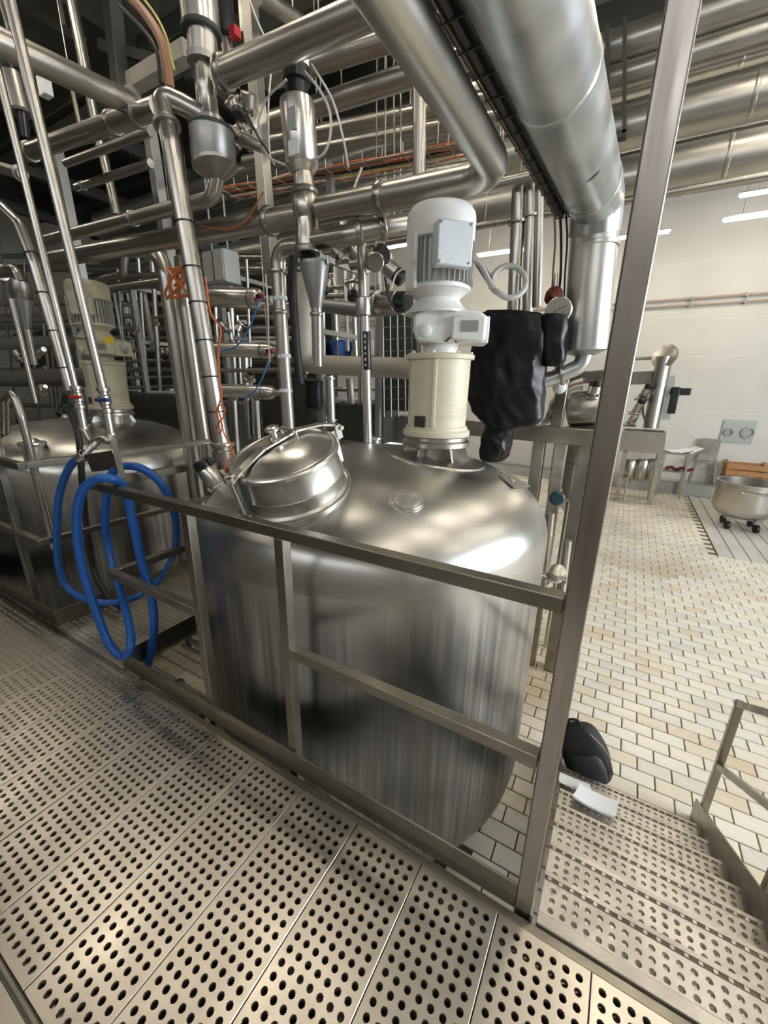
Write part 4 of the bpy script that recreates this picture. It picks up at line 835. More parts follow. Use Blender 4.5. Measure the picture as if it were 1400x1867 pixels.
# ---- bagged instrument, gauge, conduit loop
def bag(name, label, rows, Y, dep, amp, seed):
    """closed sack from (y, x0, x1) rows in the picture, given real depth and crumpled folds"""
    mb = MB(); n = 64; full = []
    for (ya, xa, xb), (yc, xc, xd) in zip(rows, rows[1:]):
        for k in range(4): t = k/4; full.append((ya+(yc-ya)*t, xa+(xc-xa)*t, xb+(xd-xb)*t))
    full.append(rows[-1])
    for i, (y, x0, x1) in enumerate(full):
        a, b = P(x0, y, Y), P(x1, y, Y); c = (a+b)/2; rx = (b-a).length/2; ux = (b-a).normalized(); uy = Vector((-ux.y, ux.x, 0))
        for k in range(n):
            t = 2*math.pi*k/n; cx, sx = math.cos(t), math.sin(t); sq_ = (abs(cx)**3+abs(sx)**3)**(-1/3)
            q = c+ux*(rx*cx*sq_)+uy*(min(dep, rx*1.1)*sx*sq_)
            f1 = noise.noise(q*6+Vector((seed, 0, 0))); f2 = 1-2*abs(noise.noise(Vector((q.x*9+q.z*5, q.y*9, q.z*6+seed)))); f3 = 1-2*abs(noise.noise(Vector((q.x*20, q.y*20-q.z*9, q.z*11+seed))))
            mb.v.append(q+(ux*cx+uy*sx)*(amp*(.5*f1+.7*f2+.12*f3-.5)))
    m = len(full)
    for i in range(m-1): mb.quadring(i*n, (i+1)*n, n)
    mb.f.append(tuple(range(n-1, -1, -1))); mb.f.append(tuple(range((m-1)*n, m*n)))
    return tag(mb.build(name, 'black_bag', sharp=60), label, 'bag')
bag('plastic_bag', 'large black plastic bag tied over an instrument right of the agitator', [(570, 890, 960), (573, 878, 990), (585, 872, 998), (610, 868, 1002), (640, 863, 1000), (670, 862, 998), (700, 858, 994), (725, 856, 990), (748, 864, 990), (764, 876, 990), (774, 886, 980), (781, 886, 940), (795, 882, 934), (815, 878, 932), (832, 876, 926), (840, 882, 916)], 3.05, .15, .026, 3)
bag('plastic_bag', 'smaller black wrap under the white pressure gauge', [(574, 992, 1034), (580, 988, 1036), (600, 990, 1036), (630, 990, 1034), (655, 992, 1030), (668, 996, 1024)], 3.02, .08, .015, 9)
gg = empty('pressure_gauge', P(1018, 566, 3.0)); tag(gg, 'round white pressure gauge above the black wrap', 'gauge'); gc = P(1018, 566, 3.0); gd = Vector((.1, -.97, -.12)).normalized()
MB().lathe([(.06, -.05), (.078, -.045), (.080, .0), (.074, .006)], gc, gd, 32).build('gauge_case', 'steel_bright', gg); MB().lathe([(.072, 0), (.072, .004), (0, .004)], gc, gd, 32).build('gauge_dial', 'dial', gg)
gx, gy, _ = frame_of(gd); MB().bar(gc+gd*.006-gx*.03-gy*.005, gc+gd*.006+gx*.045+gy*.025, .004, .002, gd).build('gauge_needle', 'ink', gg)
for k in range(9):
    a = -2.2+k*.55; q = gc+gd*.005+(gx*math.sin(a)+gy*math.cos(a))*.062; MB().bar(q, q+(gx*math.sin(a)+gy*math.cos(a))*-.010, .003, .0015, gd).build('dial_tick', 'ink', gg)
MB().tube([gc-gd*.03, gc-gd*.03-Z1*.12], .012, 8).build('gauge_stem', 'steel', gg)
rr = empty('limit_switch', P(1012, 540, 3.08)); tag(rr, 'dark red round fitting above the white gauge', 'fitting'); MB().lathe([(.02, -.05), (.05, -.04), (.055, 0), (.045, .03), (.02, .045)], P(1010, 538, 3.08), (.3, -.6, .4), 20).build('body', 'dark_red', rr); MB().tube([P(1012, 522, 3.08), P(1014, 498, 3.08)], .012, 8).build('spring_lead', 'steel_bright', rr)
lc = P(929, 511, 2.4); lr = rad(31, lc)
cl = [P(856, 470, 2.3), P(874, 480, 2.33), P(888, 505, 2.36), P(900, 528, 2.38)]+[lc+FW*(.012*i/4)+RT*(lr*math.cos(a))-DN*(lr*math.sin(a)) for i, a in enumerate([math.radians(225+i*30) for i in range(12)])]+[]
co = tag(MB().tube(spline(cl, 5), rad(5.2, lc), 10).build('flexible_conduit', 'grey_conduit'), 'grey flexible conduit with a round loop right of the motor', 'conduit')
MB().tube([P(872, 478, 2.345), P(893, 512, 2.378)], rad(6.5, lc), 10).build('conduit_sleeve', 'black_rubber', co)
for (x0, y0, x1, y1, r_, lab) in ((946, 345, 936, 575, .050, 'left one of three uprights above the black bag'), (968, 330, 962, 575, .042, 'middle one of three uprights above the black bag'), (984, 330, 980, 560, .030, 'right one of three uprights above the black bag')):
    pipe(lab, [P(x0, y0, 3.5), P(x1, y1, 3.5)], r_, n=12, flange=(.25,) if r_ > .04 else (), hang=(0,))
# ---- frame beams behind the tank at the right
fr = empty('hose_rack', P(960, 800, 3.9)); tag(fr, 'square steel frame behind the black bag carrying hoses', 'frame')
MB().bar(P(770, 772, 3.9), P(1108, 800, 3.9), .14, .14).build('cross_beam', 'steel_rail', fr, bevel=.006)
MB().bar(P(1028, 690, 3.9), P(1012, 790, 3.9), .09, .09).build('upright', 'steel_rail', fr, bevel=.006)
MB().bar(P(985, 695, 4.2), P(1110, 685, 4.2), .12, .10).build('upper_beam', 'steel_rail', fr, bevel=.006)
for (x, y) in ((985, 800), (1025, 802), (1070, 802)):
    q = P(x, y, 3.9); MB().span((q.x-.05, 3.85, FLOOR), (q.x+.05, 3.95, q.z)).build('leg', 'steel_rail', fr, bevel=.005)
for i in range(5): cable('pale hose bundled in the steel frame behind the black bag, %s' % ('lowest', 'second up', 'middle', 'fourth up', 'topmost')[i], [P(985+4*i, 775-4*i, 4.05), P(1006, 765-8*i, 4.05), P(1028, 738-6*i, 4.05), P(1040, 716-4*i, 4.05), P(1062, 712-5*i, 4.08)], .016, ('white_cable', 'cream_lag', 'white_cable', 'brown_cable', 'white_cable')[i])
kn = P(1015, 908, 3.2); kk = empty('hand_wheel', kn); tag(kk, 'dark teal hand knob right of the tank shoulder', 'knob')
MB().lathe([(.012, -.05), (.045, -.04), (.055, -.01), (.055, .02), (.04, .035), (0, .035)], kn, (.3, -.9, .1), 18).build('knob', 'teal_plastic', kk); MB().tube([kn+Vector((0, .02, 0)), kn+Vector((0, .2, .02))], .012, 8).build('spindle', 'steel', kk)
bt = empty('balance_tank', P(1060, 940, 4.5)); q = P(1058, 830, 4.5); tag(bt, 'small upright cylinder tank behind the corner post', 'tank')
MB().lathe([(.05, -.62), (.20, -.46), (.26, -.40), (.26, .14), (.24, .19), (.06, .23), (.06, .27)], q, n=36).build('vessel', 'steel', bt); MB().lathe([(.262, -.06), (.264, -.055), (.264, -.04), (.262, -.035)], q, n=36, cap=False).build('weld_band', 'steel_dull', bt)
for a in (.4, 2.5, 4.6): MB().tube([q+Vector((.2*math.cos(a), .2*math.sin(a), -.44)), Vector((q.x+.22*math.cos(a), q.y+.22*math.sin(a), FLOOR))], .025, 8).build('leg', 'steel', bt)
for (x, y0, x1, y1, lab) in ((1004, 935, 990, 1075, 'left upright drain pipe beside the tank at floor level'), (1035, 985, 1022, 1095, 'right upright drain pipe beside the tank at floor level')):
    pipe(lab, [P(x, y0, 3.6), P(x1, y1, 3.6)], .035, flange=(.9,), n=12)
for i, (x, y, s) in enumerate(((1012, 1050, .06), (1003, 1090, .05))): valve('floor level valve %s of the corner post' % ('higher up, left', 'lower down, left')[i], P(x, y, 3.4), (.2, -.5, .8), s, .12, head=False)

# ================================================================ overhead lagged pipes across the hall
for (y, r_, m_, Y, lab) in ((28, .15, 'clad', 6.0, 'uppermost lagged pipe across the hall'), (88, .11, 'clad', 6.0, 'second lagged pipe down across the hall'), (120, .10, 'steel_bright', 6.35, 'bright third lagged pipe down across the hall'),
                        (152, .085, 'clad', 6.45, 'fourth lagged pipe down across the hall'), (196, .20, 'clad', 6.0, 'broad fifth lagged duct down across the hall'), (300, .21, 'clad', 5.6, 'broad lowest lagged pipe above the white wall'), (338, .035, 'steel_dull', 5.2, 'thin pipe under the lowest lagged pipe')):
    c = P(1300, y, Y); o = pipe(lab, [(-11, Y, c.z), (7.5, Y, c.z)], r_, m=m_, n=20, hang=(.2, .5, .9))
    for x in (-6, -4, -2, -1.2, .4, 1.2, 2, 3, 5): MB().lathe([(r_, -.02), (r_+.004, -.012), (r_+.004, .012), (r_, .02)], (x+.13*(y % 5), Y, c.z), X1, 24, cap=False).build('band', m_, o)
hg = empty('pipe_hanger', P(1130, 230, 5.9)); tag(hg, 'black hanger frame holding the lagged pipes', 'bracket')
for dx in (-.10, .05): MB().bar(P(1128, 40, 5.72)+X1*dx, P(1128, 248, 5.72)+X1*dx, .035, .10).build('hanger_leg', 'dark_frame', hg)
MB().bar(P(1120, 250, 5.72), P(1142, 246, 5.72), .10, .06).build('hanger_foot', 'dark_frame', hg)
tag(MB().span((-11, 8.2, P(1300, 250, 8.2).z-.26), (7.5, 8.8, P(1300, 250, 8.2).z+.30)).build('dark_gap_strip', 'dark_frame'), 'black strip standing in for the dark gap between the lagged pipes', 'trunking')  # black box put where the gap between the pipes is only shaded
for (y, lab) in ((541, 'upper one of two thin pipes on the white wall'), (553, 'lower one of two thin pipes on the white wall')):
    c = P(1300, y, 13.82); o = pipe(lab, [(-10, 13.84, c.z), (8.5, 13.84, c.z)], .028, m='wall_conduit', n=8)
    for x in (-1, .9, 2.0, 4): MB().span((x-.02, 13.80, c.z-.05), (x+.02, 13.897, c.z+.05)).build('pipe_clip', 'steel_grey', o)
# dark platform made up to darken the upper left, over the second tank row
sp = empty('darkening_deck', (-7, 6, 5.2)); tag(sp, 'added dark deck and beams that darken the space above the second tank', 'platform')
for y in (4.6, 6.0, 7.4): MB().span((-14, y-.08, 5.35), (-2.8, y+.08, 5.65)).build('beam', 'dark_frame', sp)
for x in (-13, -10.5, -8, -5.5, -3): MB().span((x-.07, 4.4, 5.20), (x+.07, 7.6, 5.40)).build('joist', 'dark_frame', sp)
for i in range(14): MB().span((-14+i*.8, 4.4, 5.66), (-13.22+i*.8, 7.6, 5.69)).build('deck_panel', 'dark_frame', sp)
for x in (-13, -8.2, -3.2): MB().span((x-.09, 7.2, FLOOR), (x+.09, 7.4, 5.35)).build('column', 'beam_dark', sp)
for (a, b, w_, m_, lab) in (((35, 10), (150, 72), .09, 'beam_dark', 'upper dark beam slanting behind the top left pipes'), ((185, 82), (290, 112), .10, 'beam_dark', 'lower dark beam slanting behind the top left pipes'), ((228, 160), (345, 92), .16, 'cream_lag', 'pale cross duct behind the thick brown hose')):
    p0, p1 = P(*a, 4.0), P(*b, 4.0); tag(MB().bar(p0, p1, w_, w_).build('cross_beam', m_), lab, 'beam')
dc = P(205, 0, 3.9); tag(MB().bar(P(200, -30, 3.9), P(222, 170, 3.9), .16, .16).build('dark_column', 'beam_dark', bevel=.01), 'dark column behind the pipes at the top left', 'column')
def zone(x): return 'at the left edge' if x < 110 else 'behind the second agitator drive' if x < 345 else 'behind the three horizontal cylinders' if x < 568 else 'between funnel and agitator'
def name_rack(lst, kind, ranks):
    cnt = {}
    for z_, k_, o in sorted(lst, key=lambda q: (q[0], q[1])):
        i = cnt.get(z_, 0); cnt[z_] = i+1; o['label'] = '%s background rack pipe %s, %s' % (kind, z_, ranks[i])
RK = []
# far pipe rack filling the background left of the valve column
for i, (x0, x1, y, Y, r_, m_) in enumerate(((-20, 178, 628, 2.9, .085, 'steel_bright'), (-20, 178, 692, 2.8, .12, 'steel'), (190, 330, 505, 4.6, .05, 'steel'), (185, 330, 522, 4.4, .06, 'steel'), (200, 345, 640, 4.8, .04, 'steel_bright'), (205, 330, 660, 4.8, .035, 'steel'),
        (208, 330, 690, 5.0, .035, 'steel_bright'), (210, 330, 708, 5.0, .04, 'steel'), (395, 560, 570, 5.2, .06, 'steel_dull'), (395, 560, 660, 5.4, .05, 'steel'), (400, 560, 750, 5.0, .05, 'steel_dull'), (560, 780, 735, 5.0, .05, 'steel'), (560, 770, 710, 5.6, .035, 'steel_bright'),
        (-20, 176, 585, 3.2, .05, 'steel'), (-20, 176, 552, 3.4, .06, 'steel_bright'), (570, 760, 540, 6.0, .04, 'steel'), (570, 700, 525, 6.2, .03, 'steel'), (770, 860, 520, 6.4, .05, 'steel_dull'))):
    RK.append((zone((x0+x1)/2), y, pipe('x', T(Y, (x0, y), (x1, y-4 if x0 < 400 else y)), r_, m=m_, n=10, name='rack_pipe', group='level pipes in the far pipe rack')))
name_rack(RK, 'level', ('topmost', 'second from the top', 'third from the top', 'fourth from the top', 'fifth from the top', 'sixth from the top', 'seventh from the top'))
RK = []
for i, (x, y0, y1, Y, r_) in enumerate(((216, 535, 650, 4.9, .035), (228, 535, 640, 5.2, .03), (240, 535, 690, 5.0, .022), (255, 530, 690, 5.2, .025), (268, 520, 640, 4.8, .05), (84, 560, 740, 4.4, .04), (100, 500, 700, 4.8, .05), (418, 570, 620, 4.6, .04), (435, 575, 700, 4.8, .03), (450, 640, 800, 4.6, .05), (470, 730, 860, 4.6, .06), (430, 730, 850, 4.4, .05), (630, 460, 640, 5.6, .03), (645, 470, 660, 5.8, .035), (610, 480, 620, 6.2, .03), (690, 430, 600, 5.2, .03), (590, 730, 800, 4.6, .05), (640, 690, 790, 4.8, .05))):
    RK.append((zone(x), x, pipe('x', [P(x-(8 if x < 300 else 3), y0, Y), P(x+(12 if x < 300 else 4), y1, Y)], r_, m=('steel', 'steel_dull')[i % 2], n=8, name='rack_pipe', group='upright pipes in the far pipe rack')))
name_rack(RK, 'upright', ('leftmost', 'second from the left', 'third from the left', 'fourth from the left', 'fifth from the left', 'sixth from the left', 'seventh from the left'))
EQ = ('dark box high behind the second agitator drive', 'dark box low behind the second agitator drive', 'grey box below the three horizontal cylinders', 'dark box behind the pipes at the left edge', 'dark box behind the bent dropping pipe', 'dark low box behind the manhole lid', 'grey low box behind the thin upright pipe', 'dark box above the stout uprights')
for i, (x0, x1, y0, y1, Y, m_) in enumerate(((230, 300, 580, 620, 5.6, 'dark_frame'), (230, 320, 720, 790, 4.3, 'dark_frame'), (380, 460, 735, 850, 4.95, 'steel_grey'), (40, 100, 600, 680, 5.0, 'dark_frame'), (480, 560, 690, 800, 4.9, 'dark_frame'), (600, 700, 740, 800, 4.7, 'dark_frame'), (640, 760, 760, 800, 5.0, 'steel_grey'), (300, 360, 400, 470, 5.4, 'dark_frame'))):
    a, b = P(x0, y1, Y), P(x1, y0, Y); tag(MB().span((a.x, Y, min(a.z, b.z)), (b.x, Y+.4, max(a.z, b.z))).build('equipment_cabinet', m_, bevel=.02), EQ[i], 'cabinet', 'equipment boxes in the far pipe rack')
for i, (x, y, Y) in enumerate(((-8.6, 5.6, 1.5), (-6.2, 6.0, 1.5), (-3.9, 6.2, 1.3))):
    e = empty('background_tank', (x, y, FLOOR)); tag(e, ('far steel tank behind the left railing', 'far steel tank behind the second agitator drive', 'far steel tank behind the swan-neck upright')[i], 'tank')
    MB().lathe([(.3, -1.0), (.85, -.8), (.85, Y-.5), (.80, Y-.40), (.5, Y-.3), (.1, Y-.24), (.1, Y-.1)], (x, y, 0), n=40).build('vessel', 'steel_dull', e)
    for a in (.5, 2.6, 4.7): MB().tube([(x+.7*math.cos(a), y+.7*math.sin(a), -.8), (x+.7*math.cos(a), y+.7*math.sin(a), FLOOR)], .05, 8).build('leg', 'steel_dull', e)
# low pipework on the floor under the side passage
for i, (y, z) in enumerate(((1.25, -.55), (1.5, -.75), (1.75, -.5), (2.0, -.9))): pipe('low pipe under the side passage, %s row from the walkway' % ('first', 'second', 'third', 'fourth')[i], [(-3.4, y, z), (-2.1 if y < 1.6 else -2.32, y, z)], .045, m='steel', n=12, flange=(.5,), name='low_pipe')

# ================================================================ far right corner by the white wall
# machine frame with trough
mf = empty('filling_machine', P(1180, 870, 11.6)); tag(mf, 'steel machine frame with trough and upright pipe by the white wall', 'machine')
def bxp(name, m_, x0, x1, y0, y1, Y, dep, parent, bev=.01):
    a, b = P(x0, y1, Y), P(x1, y0, Y); return MB().span((min(a.x, b.x), Y, min(a.z, b.z)), (max(a.x, b.x), Y+dep, max(a.z, b.z))).build(name, m_, parent, bevel=bev)
a, b = P(1128, 822, 11.6), P(1217, 790, 11.6)
MB().span((a.x, 11.6, a.z), (b.x, 11.64, b.z)).span((a.x, 12.36, a.z), (b.x, 12.4, b.z)).span((a.x, 11.64, a.z), (a.x+.04, 12.36, b.z)).span((b.x-.04, 11.64, a.z), (b.x, 12.36, b.z)).span((a.x, 11.64, a.z), (b.x, 12.36, a.z+.04)).build('trough', 'steel', mf, bevel=.005)
pa = P(1186, 780, 12.0); pb_ = P(1212, 650, 12.0)
MB().tube([pa, pb_], .17, 20).build('upright_pipe', 'steel', mf); MB().lathe([(.18, -.05), (.27, -.03), (.27, .05), (.18, .07)], pb_, (-.5, -.8, .3), 20).build('flange_head', 'steel_dull', mf)
MB().bar(P(1212, 765, 12.3), P(1222, 685, 12.3), .20, .08).build('back_plate', 'plate_grey', mf)
MB().bar(P(1145, 690, 12.2), P(1198, 688, 12.2), .08, .30).build('upper_beam', 'steel_rail', mf); MB().tube([P(1130, 655, 12.2), P(1196, 652, 12.2)], .045, 10).build('feed_pipe', 'steel', mf)
MB().box(P(1228, 730, 11.9), (.16, .16, .60)).box(P(1240, 714, 11.9), (.40, .12, .16)).build('black_clamp', 'black_plastic', mf, bevel=.02)
for (x, y) in ((1140, 824), (1205, 824)):
    q = P(x, y, 11.7); MB().span((q.x-.05, 11.66, FLOOR), (q.x+.05, 11.76, q.z)).span((q.x-.05, 12.26, FLOOR), (q.x+.05, 12.36, q.z)).build('leg', 'steel', mf)
for i in range(3):
    q = P(1148+i*22, 852, 12.2); MB().lathe([(.10, -.35), (.15, -.28), (.15, .18), (.12, .22)], q, n=18).build('filter_pot', 'steel', mf)
# side table with papers
tb = empty('work_table', P(1235, 865, 12.9)); tag(tb, 'dark topped work table with papers beside the machine frame', 'table')
a, b = P(1210, 824, 12.75), P(1262, 818, 12.75)
MB().span((a.x, 12.65, a.z-.04), (b.x, 13.25, a.z)).build('table_top', 'steel_grey', tb); MB().span((a.x, 12.7, a.z-.50), (b.x, 13.2, a.z-.47)).build('shelf', 'steel_grey', tb)
for x in (a.x+.03, b.x-.03):
    for y in (12.7, 13.2): MB().span((x-.025, y-.025, FLOOR), (x+.025, y+.025, a.z-.04)).build('leg', 'steel', tb)
for i in range(3): tag(MB().box((a.x+.22+i*.2, 12.95, a.z+.02+.03*i), (.30, .42, .012), (Vector((.9, .3, .25*i)).normalized(), Vector((-.3, .9, 0)).normalized(), Z1)).build('paper_sheet', 'paper'), ('flat white paper on the work table by the white wall, left', 'white paper on the work table by the white wall, middle', 'tilted white paper on the work table by the white wall, right')[i], 'paper')
tag(MB().tube(spline([Vector((a.x+.12+i*.12, 12.9, a.z-.44+.05*(i % 2))) for i in range(6)], 4), .04, 10).build('pink_hose', 'dark_red'), 'dark red hose on the shelf of the work table', 'hose')
# steel stool / motor trolley
so = empty('step_stool', P(1288, 868, 13.35)); tag(so, 'steel step stool standing on the kerb', 'stool'); q = P(1288, 838, 13.55)
MB().box((q.x, 13.6, q.z), (.46, .32, .05)).build('seat', 'steel', so); MB().box((q.x+.03, 13.75, q.z+.28), (.40, .05, .50)).build('back_plate', 'steel', so)
for sx in (-1, 1):
    for y in (13.45, 13.74): MB().bar((q.x+sx*.19, y, q.z), (q.x+sx*.27, y, FLOOR+.30), .04, .04).build('leg', 'steel_grey', so)
# plate with two round ports on the wall
pl = empty('port_plate', P(1348, 788, 13.88)); tag(pl, 'grey wall plate with two round ports', 'plate')
a, b = P(1310, 805, 13.88), P(1386, 768, 13.88); MB().span((a.x, 13.86, a.z), (b.x-.05, 13.9, b.z)).build('plate', 'plate_grey', pl, bevel=.004)
for x, y, r_ in ((1328, 788, .10), (1363, 789, .14)): MB().lathe([(r_*.75, 0), (r_, 0), (r_, .05), (r_*.75, .05), (r_*.75, .01), (0, .01)], P(x, y, 13.86), (0, -1, 0), 28).build('round_port', 'steel_grey', pl)
# wooden crates
c = P(1326, 872, 13.0); cz = FLOOR+.30
cr = empty('wooden_crate', (c.x+.45, 13.6, cz)); tag(cr, 'brown wooden slatted crate on the kerb behind the kettle', 'crate')
for i in range(4): MB().span((c.x, 13.36, cz+.03+i*.16), (c.x+.85, 13.38, cz+.15+i*.16)).build('slat', 'wood', cr); MB().span((c.x, 13.86, cz+.03+i*.16), (c.x+.85, 13.88, cz+.15+i*.16)).build('slat', 'wood', cr); MB().span((c.x, 13.38, cz+.03+i*.16), (c.x+.02, 13.86, cz+.15+i*.16)).build('slat', 'wood', cr)
for x in (c.x+.02, c.x+.79): MB().span((x, 13.39, cz), (x+.05, 13.44, cz+.68)).span((x, 13.80, cz), (x+.05, 13.85, cz+.68)).build('corner_post', 'wood', cr)
c2 = copy_tree(cr, (.95, -.02, 0), 'brown wooden slatted crate at the right edge beside its twin')
# wheeled kettle
kt = empty('wheeled_kettle', PZ(1345, 968, FLOOR)); kc = PZ(1345, 962, FLOOR); tag(kt, 'round stainless kettle on castors on the pale drain slats', 'kettle')
KR = rad(47, kc+Z1*.6)
MB().lathe([(.1, .28), (KR*.72, .28), (KR*.93, .36), (KR, .48), (KR, .93), (KR+.03, .94), (KR+.03, .98), (KR-.01, .98), (KR-.02, .5), (KR*.6, .4), (.05, .38)], kc, n=48).build('kettle_body', 'steel', kt)
MB().tube([kc+Vector((-.22, -KR*.97, .80)), kc+Vector((-.22, -KR*1.1, .84)), kc+Vector((.22, -KR*1.1, .84)), kc+Vector((.22, -KR*.97, .80))], .022, 8, br=.04).build('handle', 'steel_bright', kt)
for k_ in range(4):
    a = math.pi/4+k_*math.pi/2; q = kc+Vector((KR*.62*math.cos(a), KR*.62*math.sin(a), 0)); cs = MB().box(q+Z1*.25, (.10, .10, .08)).build('castor_fork', 'steel_dull', kt)
    MB().lathe([(.02, -.025), (.085, -.025), (.085, .025), (.02, .025)], q+Z1*.086, (.9, .3, 0), 18).build('castor_wheel', 'black_rubber', kt)
for k_ in range(2): MB().bar(kc+Vector((-KR*.6, -KR*.3+k_*KR*.6, .24)), kc+Vector((KR*.6, -KR*.3+k_*KR*.6, .24)), .06, .04).build('base_bar', 'steel_dull', kt)
sl2 = PZ(1395, 930, FLOOR); tl = empty('steel_table', (3.55, 10.0, FLOOR)); tag(tl, 'steel table cut by the right edge beside the kettle', 'table')
MB().span((3.05, 9.6, -.35), (4.3, 11.4, -.30)).build('table_top', 'steel', tl, bevel=.01); MB().span((3.05, 9.6, -.30), (3.09, 11.4, -.18)).build('upstand', 'steel', tl)
for x in (3.15, 4.2):
    for y in (9.7, 11.3): MB().tube([(x, y, FLOOR), (x, y, -.35)], .03, 8).build('leg', 'steel', tl)
ro_ = empty('wire_stool', P(1122, 890, 12.4)); q = PZ(1120, 912, FLOOR); tag(ro_, 'small wire stool on the tiles behind the corner post', 'stool')
for sx in (-1, 1):
    for sy in (-1, 1): MB().tube([q+Vector((sx*.2, sy*.2, 0)), q+Vector((sx*.18, sy*.18, .62))], .018, 6).build('leg', 'steel_dull', ro_)
for h in (.12, .35): MB().tube([q+Vector((-.19, -.19, h)), q+Vector((.19, -.19, h)), q+Vector((.19, .19, h)), q+Vector((-.19, .19, h)), q+Vector((-.19, -.19, h))], .014, 6).build('ring_bar', 'steel_dull', ro_)
MB().box(q+Z1*.63, (.42, .42, .03)).build('seat', 'steel_dull', ro_)

# ================================================================ backpack and papers on the stair
def backpack():
    cx, cy, z0 = .185, 2.76, FLOOR; e = empty('backpack', (cx, cy, z0)); tag(e, 'black backpack slumped at the foot of the stair', 'backpack')
    lean = Vector((-.42, .0, 1)).normalized(); ux = Vector((1, 0, .42)).normalized(); uy = Y1
    mb = MB(); n = 28; rows = [(0, .09, .07), (.02, .135, .10), (.10, .155, .115), (.20, .158, .12), (.28, .15, .115), (.35, .13, .10), (.40, .10, .08), (.43, .06, .05), (.44, .02, .02)]
    base = Vector((cx+.03, cy, z0+.03))
    for h, rx, ry in rows:
        for k in range(n):
            t = 2*math.pi*k/n; c_, s_ = math.cos(t), math.sin(t); sq_ = (abs(c_)**3+abs(s_)**3)**(-1/3); q = base+lean*h+ux*(rx*c_*sq_)+uy*(ry*s_*sq_)
            mb.v.append(q+Vector((1, 1, .4))*(.012*noise.noise(q*11)))
    for i in range(len(rows)-1): mb.quadring(i*n, (i+1)*n, n)
    mb.f.append(tuple(range(n-1, -1, -1))); mb.f.append(tuple(range((len(rows)-1)*n, len(rows)*n)))
    o = mb.build('bag_body', 'backpack_fabric', e, sharp=80); md = o.modifiers.new('s', 'SUBSURF'); md.levels = 1; md.render_levels = 1
    pk = MB()
    for h, rx, ry in [(.05, .07, .03), (.08, .105, .05), (.16, .115, .06), (.24, .105, .05), (.28, .07, .03)]:
        for k in range(n):
            t = 2*math.pi*k/n; pk.v.append(base+lean*h+ux*(.02+rx*math.cos(t))+uy*(-.095+ry*math.sin(t)))
    for i in range(4): pk.quadring(i*n, (i+1)*n, n)
    pk.f.append(tuple(range(n-1, -1, -1))); pk.f.append(tuple(range(4*n, 5*n))); pk.build('front_pocket', 'backpack_grey', e)
    MB().tube(spline([base+lean*.10+ux*.16-uy*.06, base+lean*.24+ux*.168-uy*.07, base+lean*.33+ux*.145-uy*.07, base+lean*.41+ux*.09-uy*.06], 6), .006, 6).build('zip', 'steel_dull', e)
    MB().tube(spline([base+lean*.42+ux*.03, base+lean*.47+ux*.015, base+lean*.47-ux*.04, base+lean*.41-ux*.06], 6), .010, 8).build('grab_handle', 'backpack_fabric', e)
backpack()
sd_ = Vector((0, GO, -RISE)).normalized(); sn_ = Vector((0, RISE, GO)).normalized()
def sheet(name, label, c, w_, h_, rot, m_, th=.006, curl=.02):
    X_ = (X1*math.cos(rot)+sd_*math.sin(rot)); Yv = sn_.cross(X_); mb = MB(); nx, ny = 6, 6
    for s in (0, 1):
        for i in range(nx+1):
            for j in range(ny+1):
                u, v = i/nx-.5, j/ny-.5; mb.v.append(c+X_*(u*w_)+Yv*(v*h_)+sn_*(th*s+curl*(u*u*1.2+max(0, v)*v)))
    N = (nx+1)*(ny+1)
    for i in range(nx):
        for j in range(ny):
            q = [i*(ny+1)+j, (i+1)*(ny+1)+j, (i+1)*(ny+1)+j+1, i*(ny+1)+j+1]; mb.f.append(tuple(q[::-1])); mb.f.append(tuple(N+k for k in q))
    edge = [(i*(ny+1)) for i in range(nx+1)]+[nx*(ny+1)+j for j in range(1, ny+1)]+[i*(ny+1)+ny for i in range(nx-1, -1, -1)]+[j for j in range(ny-1, 0, -1)]
    for a, b in zip(edge, edge[1:]+edge[:1]): mb.f.append((a, b, N+b, N+a))
    return tag(mb.build(name, m_), label, 'paper')
def on_stair(x, y): 
    # point where the pixel ray meets the plane through the tread noses
    d = ray(x, y); p0 = Vector((0, SY0, 0)); return CAM+d*((p0-CAM).dot(sn_)/d.dot(sn_))
c = on_stair(1085, 1468)+sn_*.012; sheet('notepad', 'white folded papers lying on the stair before the backpack', c, .215, .30, -.12, 'paper', .010, .035)
c = on_stair(1047, 1432)+sn_*.006; s_ = sheet('booklet', 'off-white printed booklet under the papers beside the backpack', c, .20, .22, .10, 'dial', .006, .012)
for i in range(3): MB().box(c+X1*.055+sd_*(.0+i*.018)+sn_*.0085, (.012, .008, .001), (X1, sd_, sn_)).build('print_mark', 'ink_grey', s_)
# ================================================================ further clutter seen between the pipes
pt = MB().span((-16.9, 8.9, FLOOR), (-6.6, 9.0, 4.4)).build('wall_backdrop', 'wall_dim', smooth=False); struct(pt, 'added dark backdrop behind the far pipe rack')  # made-up dark backdrop that darkens the far left background
for i in range(9): MB().span((-16.8+i*1.13, 8.86, FLOOR+.1), (-15.75+i*1.13, 8.90, 4.3)).build('panel', 'beam_dark', pt)
BK = ('topmost', 'second from the top', 'third from the top', 'fourth from the top', 'fifth from the top', 'sixth from the top', 'seventh from the top', 'eighth from the top', 'lowest')
for i, (y, r_) in enumerate(((470, .05), (492, .07), (556, .05), (578, .04), (600, .06), (617, .035), (676, .05), (742, .06), (768, .05))):
    pipe('long level pipe at the very back behind the second tank, %s' % BK[i], [P(-5, y-3, 5.0), P(560, y, 5.0)], r_, m=('steel', 'steel_dull', 'steel_bright')[i % 3], n=10, name='rack_pipe', group='long pipes at the very back')
OR = ('first', 'second', 'third', 'fourth', 'fifth', 'sixth', 'seventh', 'eighth', 'ninth', 'tenth', 'eleventh', 'twelfth', 'thirteenth')
